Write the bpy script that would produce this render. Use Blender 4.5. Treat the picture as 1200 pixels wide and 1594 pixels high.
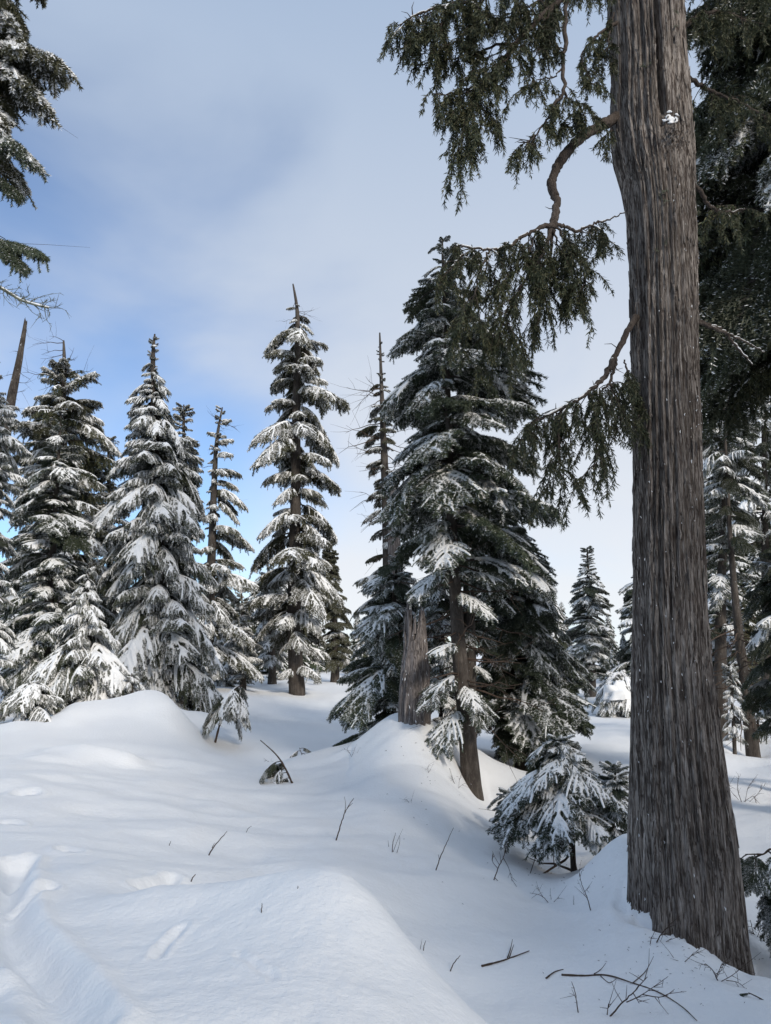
import bpy, math, random
import numpy as np
from mathutils import Matrix, Vector, Euler

# ------------------------------------------------------------------ clear
for o in list(bpy.data.objects):
    bpy.data.objects.remove(o)
scene = bpy.context.scene
COL = scene.collection
R = math.radians

# ------------------------------------------------------------------ camera
F = 1182.0; CX, CY = 600.0, 797.0; PITCH = R(10.7); EYE = 2.4
cam = bpy.data.cameras.new('camera')
cam.sensor_fit = 'VERTICAL'; cam.sensor_height = 24.0
cam.lens = 24.0 * F / 1594.0
cam.clip_start = 0.05; cam.clip_end = 3000
camo = bpy.data.objects.new('camera', cam); COL.objects.link(camo)
camo.location = (0, 0, EYE); camo.rotation_euler = (R(90) + PITCH, 0, 0)
scene.camera = camo

# ------------------------------------------------------------------ world and sun
SUN_EL, SUN_AZ = R(30), R(152)          # azimuth clockwise from +Y
W = bpy.data.worlds.new('World'); scene.world = W; W.use_nodes = True
nt = W.node_tree; N = nt.nodes; LK = nt.links
for n in list(N): N.remove(n)
def nd(tree, t, **k):
    n = tree.nodes.new(t)
    for a, b in k.items():
        if a.startswith('i_'):
            key = a[2:]
            key = int(key) if key.isdigit() else key.replace('_', ' ')
            n.inputs[key].default_value = b
        else: setattr(n, a, b)
    return n
sky = nd(nt, 'ShaderNodeTexSky', sky_type='NISHITA', sun_disc=False, sun_elevation=SUN_EL, sun_rotation=SUN_AZ, altitude=1200)
sky.air_density = 1.0; sky.dust_density = 0.25; sky.ozone_density = 2.0
tc = nd(nt, 'ShaderNodeTexCoord')
mp = nd(nt, 'ShaderNodeMapping'); mp.inputs['Scale'].default_value = (1.0, 1.0, 1.9); mp.inputs['Location'].default_value = (7.0, 1.4, 3.35); mp.inputs['Rotation'].default_value = (0, R(-22), 0)
LK.new(tc.outputs['Generated'], mp.inputs['Vector'])
cn = nd(nt, 'ShaderNodeTexNoise', i_Scale=1.5, i_Detail=6.0, i_Roughness=0.45, i_Distortion=0.3)
LK.new(mp.outputs['Vector'], cn.inputs['Vector'])
sp = nd(nt, 'ShaderNodeSeparateXYZ'); LK.new(tc.outputs['Generated'], sp.inputs[0])
# cloud cover: noise plus a bank that thickens towards +X (where the weather comes from)
ax = nd(nt, 'ShaderNodeMath', operation='MULTIPLY_ADD', i_1=0.30, i_2=0.07); LK.new(sp.outputs['X'], ax.inputs[0])
cv = nd(nt, 'ShaderNodeMath', operation='ADD'); LK.new(cn.outputs['Fac'], cv.inputs[0]); LK.new(ax.outputs[0], cv.inputs[1])
zc_ = nd(nt, 'ShaderNodeMath', operation='MULTIPLY_ADD', i_1=0.46, i_2=-0.15); LK.new(sp.outputs['Z'], zc_.inputs[0])
cv2 = nd(nt, 'ShaderNodeMath', operation='ADD'); zm_ = nd(nt, 'ShaderNodeMath', operation='MAXIMUM', i_1=0.0); LK.new(zc_.outputs[0], zm_.inputs[0]); LK.new(cv.outputs[0], cv2.inputs[0]); LK.new(zm_.outputs[0], cv2.inputs[1])
cr = nd(nt, 'ShaderNodeMapRange', interpolation_type='SMOOTHSTEP'); cr.inputs['From Min'].default_value = 0.38; cr.inputs['From Max'].default_value = 0.64
cr.inputs['To Min'].default_value = 0.22; cr.inputs['To Max'].default_value = 0.97
LK.new(cv2.outputs[0], cr.inputs['Value'])
# cloud tone: greyer overhead, whiter towards the horizon
cz = nd(nt, 'ShaderNodeMapRange'); cz.inputs['From Min'].default_value = 0.05; cz.inputs['From Max'].default_value = 0.75
LK.new(sp.outputs['Z'], cz.inputs['Value'])
cc = nd(nt, 'ShaderNodeMix', data_type='RGBA')
cc.inputs['A'].default_value = (6.3, 6.45, 6.7, 1); cc.inputs['B'].default_value = (2.75, 3.55, 4.85, 1)
LK.new(cz.outputs['Result'], cc.inputs['Factor'])
sb = nd(nt, 'ShaderNodeMix', data_type='RGBA', blend_type='MULTIPLY', i_Factor=1.0)
sb.inputs['B'].default_value = (0.78, 1.04, 1.24, 1)
LK.new(sky.outputs[0], sb.inputs['A'])
mx = nd(nt, 'ShaderNodeMix', data_type='RGBA')
LK.new(cr.outputs['Result'], mx.inputs['Factor']); LK.new(sb.outputs['Result'], mx.inputs['A']); LK.new(cc.outputs['Result'], mx.inputs['B'])
bg = nd(nt, 'ShaderNodeBackground', i_Strength=0.1); LK.new(mx.outputs['Result'], bg.inputs['Color'])
wo = nd(nt, 'ShaderNodeOutputWorld'); LK.new(bg.outputs[0], wo.inputs[0])

sl = bpy.data.lights.new('sun', 'SUN'); sl.energy = 1.9; sl.angle = R(12); sl.color = (1.0, 0.94, 0.85)
so = bpy.data.objects.new('sun', sl); COL.objects.link(so)
sd = Vector((math.sin(SUN_AZ) * math.cos(SUN_EL), math.cos(SUN_AZ) * math.cos(SUN_EL), math.sin(SUN_EL)))
so.rotation_euler = sd.to_track_quat('Z', 'Y').to_euler(); so.location = (0, -20, 30)

scene.view_settings.view_transform = 'Standard'; scene.view_settings.look = 'None'
scene.view_settings.exposure = 0.5; scene.view_settings.gamma = 1.0
scene.view_settings.use_curve_mapping = False

# ------------------------------------------------------------------ pixel <-> world
cp, sp_ = math.cos(PITCH), math.sin(PITCH)
def ray(px, py):
    u = CY - py
    return np.array([px - CX, F * cp - u * sp_, F * sp_ + u * cp])
def P(px, py, Y):
    d = ray(px, py); return np.array([0, 0, EYE]) + d * (Y / d[1])

# ------------------------------------------------------------------ noise helpers
_tab = np.random.RandomState(5).rand(256, 256)
def vnoise(x, y):
    xi = np.floor(x).astype(int); yi = np.floor(y).astype(int)
    fx = x - xi; fy = y - yi
    fx = fx * fx * fx * (fx * (fx * 6 - 15) + 10); fy = fy * fy * fy * (fy * (fy * 6 - 15) + 10)
    g = lambda a, b: _tab[a % 256, b % 256]
    return (g(xi, yi) * (1 - fx) + g(xi + 1, yi) * fx) * (1 - fy) + (g(xi, yi + 1) * (1 - fx) + g(xi + 1, yi + 1) * fx) * fy - 0.5
def fbm(x, y, o=4, rough=0.5):
    s = 0; a = 1.0
    for k in range(o):
        s = s + a * vnoise(x * 2 ** k + 17.3 * k, y * 2 ** k - 9.1 * k); a *= rough
    return s

# ------------------------------------------------------------------ mesh helpers
def build_mesh(name, V, F3=None, F4=None, mats=(), m3=None, m4=None, smooth=False):
    me = bpy.data.meshes.new(name)
    V = np.ascontiguousarray(V, dtype=np.float32)
    F3 = np.zeros((0, 3), int) if F3 is None else np.asarray(F3, int).reshape(-1, 3)
    F4 = np.zeros((0, 4), int) if F4 is None else np.asarray(F4, int).reshape(-1, 4)
    n3, n4 = len(F3), len(F4)
    me.vertices.add(len(V)); me.vertices.foreach_set('co', V.ravel())
    me.loops.add(n3 * 3 + n4 * 4)
    me.loops.foreach_set('vertex_index', np.concatenate([F3.ravel(), F4.ravel()]).astype(np.int32))
    me.polygons.add(n3 + n4)
    st = np.concatenate([np.arange(n3) * 3, n3 * 3 + np.arange(n4) * 4]).astype(np.int32)
    me.polygons.foreach_set('loop_start', st)
    mi = np.concatenate([np.zeros(n3, int) if m3 is None else np.broadcast_to(m3, n3), np.zeros(n4, int) if m4 is None else np.broadcast_to(m4, n4)]).astype(np.int32)
    sm = np.ones(n3 + n4, bool) if smooth is True else (np.zeros(n3 + n4, bool) if smooth is False else np.isin(mi, smooth))
    for m in mats: me.materials.append(m)
    me.polygons.foreach_set('material_index', mi)
    me.polygons.foreach_set('use_smooth', sm)
    me.update(calc_edges=True); me.validate()
    return me

class MB:
    def __init__(s): s.v = []; s.n = 0; s.f3 = []; s.f4 = []; s.m3 = []; s.m4 = []
    def add(s, V, f3=None, f4=None, m=0):
        V = np.asarray(V, float).reshape(-1, 3)
        if f3 is not None and len(f3):
            f3 = np.asarray(f3, int).reshape(-1, 3) + s.n; s.f3.append(f3); s.m3.append(np.full(len(f3), m))
        if f4 is not None and len(f4):
            f4 = np.asarray(f4, int).reshape(-1, 4) + s.n; s.f4.append(f4); s.m4.append(np.full(len(f4), m))
        s.v.append(V); s.n += len(V)
    def tube(s, pts, rad, sides=6, m=0, cap=True, flat=1.0, jitter=None):
        V, f4, f3 = tube_arrays(pts, rad, sides, cap, flat)
        s.add(V, f3, f4, m)
    def mesh(s, name, mats, smooth=False):
        cat = lambda L, k: np.concatenate(L) if L else np.zeros((0, k), int)
        c1 = lambda L: np.concatenate(L) if L else np.zeros(0, int)
        return build_mesh(name, np.concatenate(s.v), cat(s.f3, 3), cat(s.f4, 4), mats, c1(s.m3), c1(s.m4), smooth)

def frames(pts):
    pts = np.asarray(pts, float)
    T = np.gradient(pts, axis=0); T /= np.linalg.norm(T, axis=1, keepdims=True) + 1e-9
    ref = np.where(np.abs(T[:, 2:3]) > 0.9, np.array([[1.0, 0, 0]]), np.array([[0, 0, 1.0]]))
    if np.abs(T[:, 2]).mean() > 0.6: ref = np.tile([[0, 1.0, 0]], (len(pts), 1))
    A = np.cross(T, ref); A /= np.linalg.norm(A, axis=1, keepdims=True) + 1e-9
    B = np.cross(A, T)
    return T, A, B
def tube_arrays(pts, rad, sides=6, cap=True, flat=1.0):
    pts = np.asarray(pts, float); k = len(pts)
    rad = np.broadcast_to(np.asarray(rad, float), (k,))
    T, A, B = frames(pts)
    an = np.arange(sides) * 2 * np.pi / sides
    V = pts[:, None] + rad[:, None, None] * (np.cos(an)[None, :, None] * A[:, None] + flat * np.sin(an)[None, :, None] * B[:, None])
    V = V.reshape(-1, 3)
    i = np.arange(k - 1)[:, None] * sides; j = np.arange(sides)[None]; j2 = (j + 1) % sides
    f4 = np.stack([i + j, i + j2, i + sides + j2, i + sides + j], -1).reshape(-1, 4)
    f3 = []
    if cap:
        V = np.concatenate([V, pts[:1], pts[-1:]]); a, b = k * sides, k * sides + 1
        for q in range(sides):
            f3.append((a, (q + 1) % sides, q)); f3.append((b, (k - 1) * sides + q, (k - 1) * sides + (q + 1) % sides))
    return V, f4, f3
def spline(pts, n):
    pts = np.asarray(pts, float); k = len(pts)
    t = np.linspace(0, k - 1, n); i = np.clip(t.astype(int), 0, k - 2); f = (t - i)[:, None]
    p0 = pts[np.maximum(i - 1, 0)]; p1 = pts[i]; p2 = pts[i + 1]; p3 = pts[np.minimum(i + 2, k - 1)]
    return 0.5 * ((2 * p1) + (-p0 + p2) * f + (2 * p0 - 5 * p1 + 4 * p2 - p3) * f ** 2 + (-p0 + 3 * p1 - 3 * p2 + p3) * f ** 3)

def obj(name, mesh, parent=None, loc=None):
    o = bpy.data.objects.new(name, mesh); COL.objects.link(o)
    if parent is not None: o.parent = parent
    if loc is not None: o.location = loc
    return o
def tag(o, label, cat, group=None):
    o['label'] = label; o['category'] = cat
    if group: o['group'] = group
    return o
def empty(name, loc, label, cat, group=None):
    o = bpy.data.objects.new(name, None); COL.objects.link(o); o.location = loc
    o.empty_display_size = 0.3
    return tag(o, label, cat, group)

# ------------------------------------------------------------------ materials
def mat(name):
    m = bpy.data.materials.new(name); m.use_nodes = True
    t = m.node_tree; b = t.nodes['Principled BSDF']
    return m, t, b
def ramp(t, stops):
    r = t.nodes.new('ShaderNodeValToRGB')
    while len(r.color_ramp.elements) < len(stops): r.color_ramp.elements.new(0.5)
    for e, (p, c) in zip(r.color_ramp.elements, stops):
        e.position = p; e.color = (*c, 1) if len(c) == 3 else c
    return r
def snow_mat(name, ground=False):
    m, t, b = mat(name)
    b.inputs['Roughness'].default_value = 0.75
    b.inputs['Specular IOR Level'].default_value = 0.25
    c = nd(t, 'ShaderNodeTexCoord')
    n1 = nd(t, 'ShaderNodeTexNoise', i_Scale=0.9 if ground else 6.0, i_Detail=5.0)
    t.links.new(c.outputs['Object'], n1.inputs['Vector'])
    r = ramp(t, [(0.3, (0.88, 0.868, 0.855)), (0.7, (0.92, 0.908, 0.89))]); t.links.new(n1.outputs['Fac'], r.inputs[0])
    t.links.new(r.outputs[0], b.inputs['Base Color'])
    n2 = nd(t, 'ShaderNodeTexNoise', i_Scale=22.0 if ground else 30.0, i_Detail=4.0, i_Roughness=0.6); t.links.new(c.outputs['Object'], n2.inputs['Vector'])
    n3 = nd(t, 'ShaderNodeTexNoise', i_Scale=140.0, i_Detail=2.0); t.links.new(c.outputs['Object'], n3.inputs['Vector'])
    ad = nd(t, 'ShaderNodeMath', operation='MULTIPLY_ADD', i_1=0.25); t.links.new(n3.outputs['Fac'], ad.inputs[0]); t.links.new(n2.outputs['Fac'], ad.inputs[2])
    bp = nd(t, 'ShaderNodeBump', i_Strength=0.55 if ground else 0.4, i_Distance=0.02); t.links.new(ad.outputs[0], bp.inputs['Height'])
    t.links.new(bp.outputs[0], b.inputs['Normal'])
    if not ground:
        pass
    return m
M_SNOW = snow_mat('snow', True)
M_BSNOW = snow_mat('branch_snow')

def needle_mat(name, c0, c1, c2):
    m, t, b = mat(name)
    b.inputs['Roughness'].default_value = 0.55; b.inputs['Specular IOR Level'].default_value = 0.3
    g = nd(t, 'ShaderNodeNewGeometry'); oi = nd(t, 'ShaderNodeObjectInfo')
    r = ramp(t, [(0.0, c0), (0.55, c1), (1.0, c2)]); t.links.new(g.outputs['Random Per Island'], r.inputs[0])
    hs = nd(t, 'ShaderNodeHueSaturation'); t.links.new(r.outputs[0], hs.inputs['Color'])
    mr = nd(t, 'ShaderNodeMapRange', i_3=0.7, i_4=1.3); t.links.new(oi.outputs['Random'], mr.inputs[0]); t.links.new(mr.outputs[0], hs.inputs['Value'])
    t.links.new(hs.outputs[0], b.inputs['Base Color'])
    return m
M_FIR = needle_mat('fir_needles', (0.042, 0.055, 0.034), (0.072, 0.088, 0.052), (0.12, 0.13, 0.085))
M_HEM = needle_mat('hemlock_needles', (0.044, 0.052, 0.032), (0.075, 0.084, 0.050), (0.12, 0.125, 0.078))
M_OLIVE = needle_mat('olive_needles', (0.050, 0.052, 0.028), (0.085, 0.084, 0.046), (0.13, 0.12, 0.07))
M_CED = needle_mat('cedar_scales', (0.034, 0.042, 0.022), (0.058, 0.066, 0.032), (0.11, 0.10, 0.05))

def bark_mat(name, stops, sxy, sz, bump=0.5, flecks=0.0, dist=0.03, crack=None):
    m, t, b = mat(name)
    b.inputs['Roughness'].default_value = 0.9; b.inputs['Specular IOR Level'].default_value = 0.15
    c = nd(t, 'ShaderNodeTexCoord'); mpp = nd(t, 'ShaderNodeMapping'); mpp.inputs['Scale'].default_value = (sxy, sxy, sz)
    t.links.new(c.outputs['Object'], mpp.inputs['Vector'])
    n1 = nd(t, 'ShaderNodeTexNoise', i_Scale=1.0, i_Detail=8.0, i_Roughness=0.62, i_Distortion=0.35); t.links.new(mpp.outputs[0], n1.inputs['Vector'])
    mp2 = nd(t, 'ShaderNodeMapping'); mp2.inputs['Scale'].default_value = (sxy * 2.3, sxy * 2.3, sz * 3.2); t.links.new(c.outputs['Object'], mp2.inputs['Vector'])
    n5 = nd(t, 'ShaderNodeTexNoise', i_Scale=1.0, i_Detail=6.0, i_Roughness=0.7, i_Distortion=0.8); t.links.new(mp2.outputs[0], n5.inputs['Vector'])
    mxn = nd(t, 'ShaderNodeMath', operation='ADD'); h1 = nd(t, 'ShaderNodeMath', operation='MULTIPLY', i_1=0.5); h2 = nd(t, 'ShaderNodeMath', operation='MULTIPLY', i_1=0.5)
    t.links.new(n1.outputs['Fac'], h1.inputs[0]); t.links.new(n5.outputs['Fac'], h2.inputs[0]); t.links.new(h1.outputs[0], mxn.inputs[0]); t.links.new(h2.outputs[0], mxn.inputs[1])
    r = ramp(t, stops); t.links.new(mxn.outputs[0], r.inputs[0])
    n4 = nd(t, 'ShaderNodeTexNoise', i_Scale=2.2, i_Detail=4.0, i_Roughness=0.6); t.links.new(c.outputs['Object'], n4.inputs['Vector'])
    mm = nd(t, 'ShaderNodeMix', data_type='RGBA', blend_type='MULTIPLY', i_Factor=1.0)
    r4 = ramp(t, [(0.3, (0.60, 0.585, 0.575)), (0.7, (1.25, 1.22, 1.18))]); t.links.new(n4.outputs['Fac'], r4.inputs[0])
    t.links.new(r.outputs[0], mm.inputs['A']); t.links.new(r4.outputs[0], mm.inputs['B'])
    out = mm.outputs['Result']
    hgt = mxn.outputs[0]
    if crack:
        mp4 = nd(t, 'ShaderNodeMapping'); mp4.inputs['Scale'].default_value = (48, 48, 2.6); t.links.new(c.outputs['Object'], mp4.inputs['Vector'])
        n6 = nd(t, 'ShaderNodeTexNoise', i_Scale=1.0, i_Detail=3.0, i_Roughness=0.55, i_Distortion=0.5); t.links.new(mp4.outputs[0], n6.inputs['Vector'])
        m1 = nd(t, 'ShaderNodeMath', operation='SUBTRACT', i_1=0.5); t.links.new(n6.outputs['Fac'], m1.inputs[0])
        m2 = nd(t, 'ShaderNodeMath', operation='ABSOLUTE'); t.links.new(m1.outputs[0], m2.inputs[0])
        m3 = nd(t, 'ShaderNodeMapRange', interpolation_type='SMOOTHSTEP', i_1=0.0, i_2=0.05); t.links.new(m2.outputs[0], m3.inputs[0])
        mc = nd(t, 'ShaderNodeMix', data_type='RGBA'); mc.inputs['A'].default_value = (*crack, 1)   # dark crack lines: inner-bark tone with furrow shade put into the colour
        t.links.new(m3.outputs[0], mc.inputs['Factor']); t.links.new(out, mc.inputs['B']); out = mc.outputs['Result']
        m4 = nd(t, 'ShaderNodeMath', operation='MULTIPLY_ADD', i_1=0.45); t.links.new(m3.outputs[0], m4.inputs[0]); t.links.new(mxn.outputs[0], m4.inputs[2]); hgt = m4.outputs[0]
    if flecks > 0:
        n2 = nd(t, 'ShaderNodeTexNoise', i_Scale=1.0, i_Detail=4.0, i_Roughness=0.7, i_Distortion=0.6); mp3 = nd(t, 'ShaderNodeMapping'); mp3.inputs['Scale'].default_value = (34, 34, 15); t.links.new(c.outputs['Object'], mp3.inputs['Vector']); t.links.new(mp3.outputs[0], n2.inputs['Vector'])
        fr = nd(t, 'ShaderNodeMapRange', i_1=0.72 - flecks * 0.1, i_2=0.78 - flecks * 0.1); t.links.new(n2.outputs['Fac'], fr.inputs[0])
        mk = nd(t, 'ShaderNodeMix', data_type='RGBA'); mk.inputs['B'].default_value = (0.7, 0.72, 0.75, 1)
        t.links.new(fr.outputs[0], mk.inputs['Factor']); t.links.new(out, mk.inputs['A']); out = mk.outputs['Result']
    t.links.new(out, b.inputs['Base Color'])
    bp = nd(t, 'ShaderNodeBump', i_Strength=bump, i_Distance=dist); t.links.new(hgt, bp.inputs['Height']); t.links.new(bp.outputs[0], b.inputs['Normal'])
    return m
M_BARK = bark_mat('bark', [(0.3, (0.03, 0.026, 0.023)), (0.5, (0.075, 0.064, 0.056)), (0.7, (0.15, 0.135, 0.12))], 14, 3.5, 0.8, 0.5)
M_CBARK = bark_mat('cedar_bark', [(0.30, (0.045, 0.034, 0.028)), (0.43, (0.16, 0.133, 0.115)), (0.53, (0.30, 0.265, 0.238)), (0.68, (0.52, 0.475, 0.44))], 30, 3.0, 1.0, 0.10, 0.03, (0.105, 0.078, 0.064))
M_LIMB = bark_mat('limb_bark', [(0.30, (0.025, 0.020, 0.017)), (0.5, (0.085, 0.068, 0.058)), (0.7, (0.17, 0.145, 0.125))], 30, 12, 0.9, 0.0)
M_SNAG = bark_mat('weathered_wood', [(0.3, (0.10, 0.085, 0.08)), (0.5, (0.25, 0.22, 0.208)), (0.72, (0.44, 0.41, 0.395))], 22, 1.6, 0.9, 0.5, 0.03, (0.10, 0.086, 0.08))
M_TWIG = bark_mat('twig_bark', [(0.3, (0.05, 0.035, 0.028)), (0.7, (0.13, 0.095, 0.075))], 40, 40, 0.3)
M_LICHEN = bark_mat('lichen', [(0.3, (0.10, 0.11, 0.075)), (0.7, (0.24, 0.25, 0.19))], 30, 30, 0.6)

# ------------------------------------------------------------------ ground height field
CTRL = [  # (px, py, Y) traced on the snow surface
 (0,1594,3.1),(150,1594,3.05),(300,1594,3.1),(450,1594,3.15),(600,1594,3.3),(690,1594,3.6),(770,1594,4.4),(850,1594,4.9),(1000,1594,5.0),(1200,1594,4.9),
 (0,1520,3.7),(150,1500,3.8),(300,1490,3.8),(450,1480,3.75),(560,1500,3.75),
 (0,1400,5.2),(120,1430,4.7),(0,1330,6.6),(150,1350,6.0),(240,1412,5.0),(330,1406,4.9),(420,1388,4.75),(490,1374,4.7),(530,1378,4.7),(575,1405,4.6),(620,1455,4.45),(670,1520,4.2),(720,1570,4.1),
 (330,1345,7.0),(430,1365,6.9),(500,1360,7.0),(590,1395,6.7),(640,1440,6.3),(700,1500,5.7),(760,1545,5.3),
 (820,1500,5.9),(750,1430,6.9),(900,1450,6.7),(650,1390,7.2),
 (0,1250,8.6),(100,1265,8.4),(200,1290,8.2),(300,1300,8.2),(400,1310,8.3),(500,1320,8.3),(600,1345,8.0),(700,1380,7.6),
 (0,1190,11.3),(100,1195,11.5),(200,1215,11.0),(300,1235,10.8),(400,1260,10.4),(480,1290,9.4),(560,1310,8.9),
 (0,1132,15.5),(60,1128,16.2),(110,1125,16.3),(165,1106,17),(225,1094,17.3),(262,1105,17.3),(120,1160,13.6),(200,1165,13.8),(300,1180,14.4),(280,1140,16.4),
 (330,1160,17.2),(370,1190,14.5),(430,1215,12.6),(440,1165,17.5),(400,1120,24),(450,1088,36),(520,1066,44),(350,1078,34),(300,1100,27),(200,1085,29),(100,1085,28),(0,1085,28),
 (490,1180,16),(520,1165,17.5),(560,1165,16.4),
 (645,1128,13.6),(612,1118,14.0),(680,1140,13.5),(575,1170,13.1),(545,1215,12.0),(640,1190,12.2),(700,1185,12.9),(640,1260,10.2),(560,1270,10.2),(730,1228,12.7),(700,1260,10.7),
 (760,1262,12.4),(780,1300,10.8),(820,1190,16.2),(740,1340,8.9),(800,1320,9.4),(790,1375,8.2),
 (890,1352,9.3),(850,1345,9.9),(930,1335,9.4),(860,1400,7.9),(945,1340,8.4),(972,1300,8.0),(985,1368,7.05),(960,1400,7.2),(1015,1432,6.45),(1070,1478,6.05),(1120,1508,5.95),(1165,1512,6.3),(1190,1470,7.0),(1000,1510,5.8),(1100,1550,5.45),(1195,1545,5.6),
 (905,1163,17.5),(950,1210,13.5),(960,1120,24),(920,1082,33),(975,1110,27),(880,1075,36),
 (1160,1390,8.6),(1200,1400,8.2),(1200,1300,10.3),(1150,1290,10.7),(1170,1240,12.5),(1145,1200,15),(1172,1172,17.5),(1120,1150,19),(1200,1182,16.3),(1110,1095,27),(1180,1090,30),
]
_pts = []
for (px, py, Y) in CTRL:
    p = P(px, py, Y); _pts.append((p[0] / p[1], math.log(p[1]) * 0.6, p[2]))
for u in (-1.1, -0.8, -0.6, 0.6, 0.8, 1.1):            # beyond the frame and far away
    for Y, z in ((3, 1.0 if u < 0 else 0.2), (7, 0.8 if u < 0 else 0.1), (15, 0.7), (30, 0.9)):
        _pts.append((u, math.log(Y) * 0.6, z))
for u in (-1.0, -0.5, 0.0, 0.5, 1.0):
    for Y, z in ((60, 1.2), (120, 1.8), (300, 3.0), (700, 5.0)): _pts.append((u, math.log(Y) * 0.6, z))
for u in (-1, -.5, 0, .3): _pts.append((u, math.log(1.5) * 0.6, 0.95))
_pts.append((0.5, math.log(1.5) * 0.6, 0.7))
_pts = np.array(_pts)
def _k(r2): return 0.5 * r2 * np.log(r2 + 1e-12)
def _solve():
    X = _pts[:, :2]; n = len(X)
    D = ((X[:, None] - X[None]) ** 2).sum(-1)
    A = np.zeros((n + 3, n + 3)); A[:n, :n] = _k(D) + np.eye(n) * 6e-4
    A[:n, n] = 1; A[:n, n + 1:] = X; A[n, :n] = 1; A[n + 1:, :n] = X.T
    b = np.zeros(n + 3); b[:n] = _pts[:, 2]
    return np.linalg.solve(A, b)
_w = _solve()
def tps(u, v):
    out = np.empty_like(u)
    for a in range(0, len(u), 20000):
        uu, vv = u[a:a + 20000], v[a:a + 20000]
        D = (uu[:, None] - _pts[None, :, 0]) ** 2 + (vv[:, None] - _pts[None, :, 1]) ** 2
        out[a:a + 20000] = _k(D) @ _w[:-3] + _w[-3] + _w[-2] * uu + _w[-1] * vv
    return out
CEDAR = P(1074, 1440, 6.7)[:2]
CARVE = []      # (polyline xy, depth, width)
WELLS = []      # (x, y, radius, depth)
def H(x, y, fine=True):
    x = np.atleast_1d(np.asarray(x, float)); y = np.atleast_1d(np.asarray(y, float))
    r = np.hypot(x, y) + 1e-6
    th = np.arctan2(x, y)                                   # 0 = straight ahead
    tc_ = np.clip(th, -0.75, 0.75)
    rr = np.clip(r, 1.5, 700)
    u = np.tan(tc_); v = np.log(np.maximum(rr * np.cos(tc_), 1.0)) * 0.6
    h = tps(u, v)
    side = np.clip((np.abs(th) - 0.7) / 0.9, 0, 1); side = side * side * (3 - 2 * side)
    h = h * (1 - side) + 0.9 * side
    c = np.clip((1.8 - r) / 1.2, 0, 1); h = h * (1 - c) + 0.95 * c
    # wind ripples and settled hollows
    a = np.clip(r / 6.0, 0.35, 1.6)
    h = h + 0.09 * a * fbm(x * 0.45 + 3, y * 0.38, 3) + 0.045 * a * fbm(x * 0.55 + 0.3 * y, y * 1.5 - 0.35 * x, 3) + 0.055 * np.clip((r - 4) / 6, .15, 1) * fbm(x * 1.3 + 9, y * 1.1 + 2, 2)
    if fine: h = h + 0.012 * fbm(x * 4, y * 4, 2) + 0.0065 * fbm(x * 13 + 5, y * 11, 2) * np.clip(1.6 - r / 9, 0, 1)
    dt = np.hypot(x - CEDAR[0], y - CEDAR[1])                # melt gap with a crumbled lip round the cedar
    h = h - .09 * np.exp(-((dt - .52) / .07) ** 2) * np.clip(.5 + 1.6 * fbm(x * 5, y * 5, 3), 0, 1.5) + .035 * np.exp(-((dt - .72) / .10) ** 2) * fbm(x * 6 + 4, y * 6, 3)
    for (px_, py_, rad, dep) in WELLS:
        h = h - dep * np.exp(-((x - px_) ** 2 + (y - py_) ** 2) / rad ** 2)
    for (pl, dep, wid) in CARVE:
        d = np.full(len(x), 1e9)
        bb = (x > pl[:, 0].min() - 1) & (x < pl[:, 0].max() + 1) & (y > pl[:, 1].min() - 1) & (y < pl[:, 1].max() + 1)
        if not bb.any(): continue
        xx, yy = x[bb], y[bb]; dd = np.full(len(xx), 1e9)
        for i in range(len(pl) - 1):
            ax_, ay_ = pl[i]; bx_, by_ = pl[i + 1]; L2 = (bx_ - ax_) ** 2 + (by_ - ay_) ** 2 + 1e-9
            t = np.clip(((xx - ax_) * (bx_ - ax_) + (yy - ay_) * (by_ - ay_)) / L2, 0, 1)
            dd = np.minimum(dd, (xx - ax_ - t * (bx_ - ax_)) ** 2 + (yy - ay_ - t * (by_ - ay_)) ** 2)
        s = np.sqrt(dd) / wid
        h[bb] += dep * (-np.exp(-s ** 2) + (0.35 * np.exp(-((s - 1.9) / 0.7) ** 2) if wid < .2 else 0))
    return h
def hz(x, y): return float(H(x, y)[0])
def hit(px, py, y0=2.2, y1=80):
    ys = np.geomspace(y0, y1, 500); d = ray(px, py)
    xs = d[0] * ys / d[1]; zs = EYE + d[2] * ys / d[1]
    b = zs - H(xs, ys); i = int(np.argmax(b < 0)) if (b < 0).any() else len(ys) - 1
    return np.array([xs[i], ys[i], H(xs[i], ys[i])[0]])
_c = []
for pl, dep, wid in [
    ([(22,1345),(12,1400),(18,1450),(50,1492),(95,1545),(125,1594)], 0.10, 0.09),
    ([(0,1545),(45,1570),(80,1594)], 0.05, 0.08),
    ([(98,1322),(116,1327)], 0.045, 0.05), ([(6,1282),(26,1284)], 0.045, 0.05), ([(25,1368),(48,1342)], 0.045, 0.05), ([(32,1405),(72,1384)], 0.045, 0.05),
    ([(216,1367),(240,1361),(268,1360)], 0.045, 0.05), ([(242,1492),(258,1470),(285,1445)], 0.028, 0.028), ([(370,1485),(425,1522)], 0.012, 0.02),
    ([(392,1385),(400,1386)], 0.04, 0.06), ([(30,1238),(50,1237)], 0.05, 0.07)]:
    _c.append((np.array([hit(a, b)[:2] for a, b in spline(pl, 12)]), dep, wid))
_c.append((np.array([P(a, b, y)[:2] for a, b, y in ((250,1412,4.95),(340,1405,4.85),(420,1388,4.72),(490,1374,4.62),(540,1382,4.55),(600,1432,4.42),(660,1505,4.22),(720,1570,4.0))]), -0.10, 0.30))
_c.append((np.array([P(a, b, y)[:2] for a, b, y in ((300,1390,5.9),(420,1375,5.75),(520,1370,5.7),(620,1420,5.4),(700,1490,5.0),(770,1550,4.75))]), 0.16, 0.42))
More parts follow.
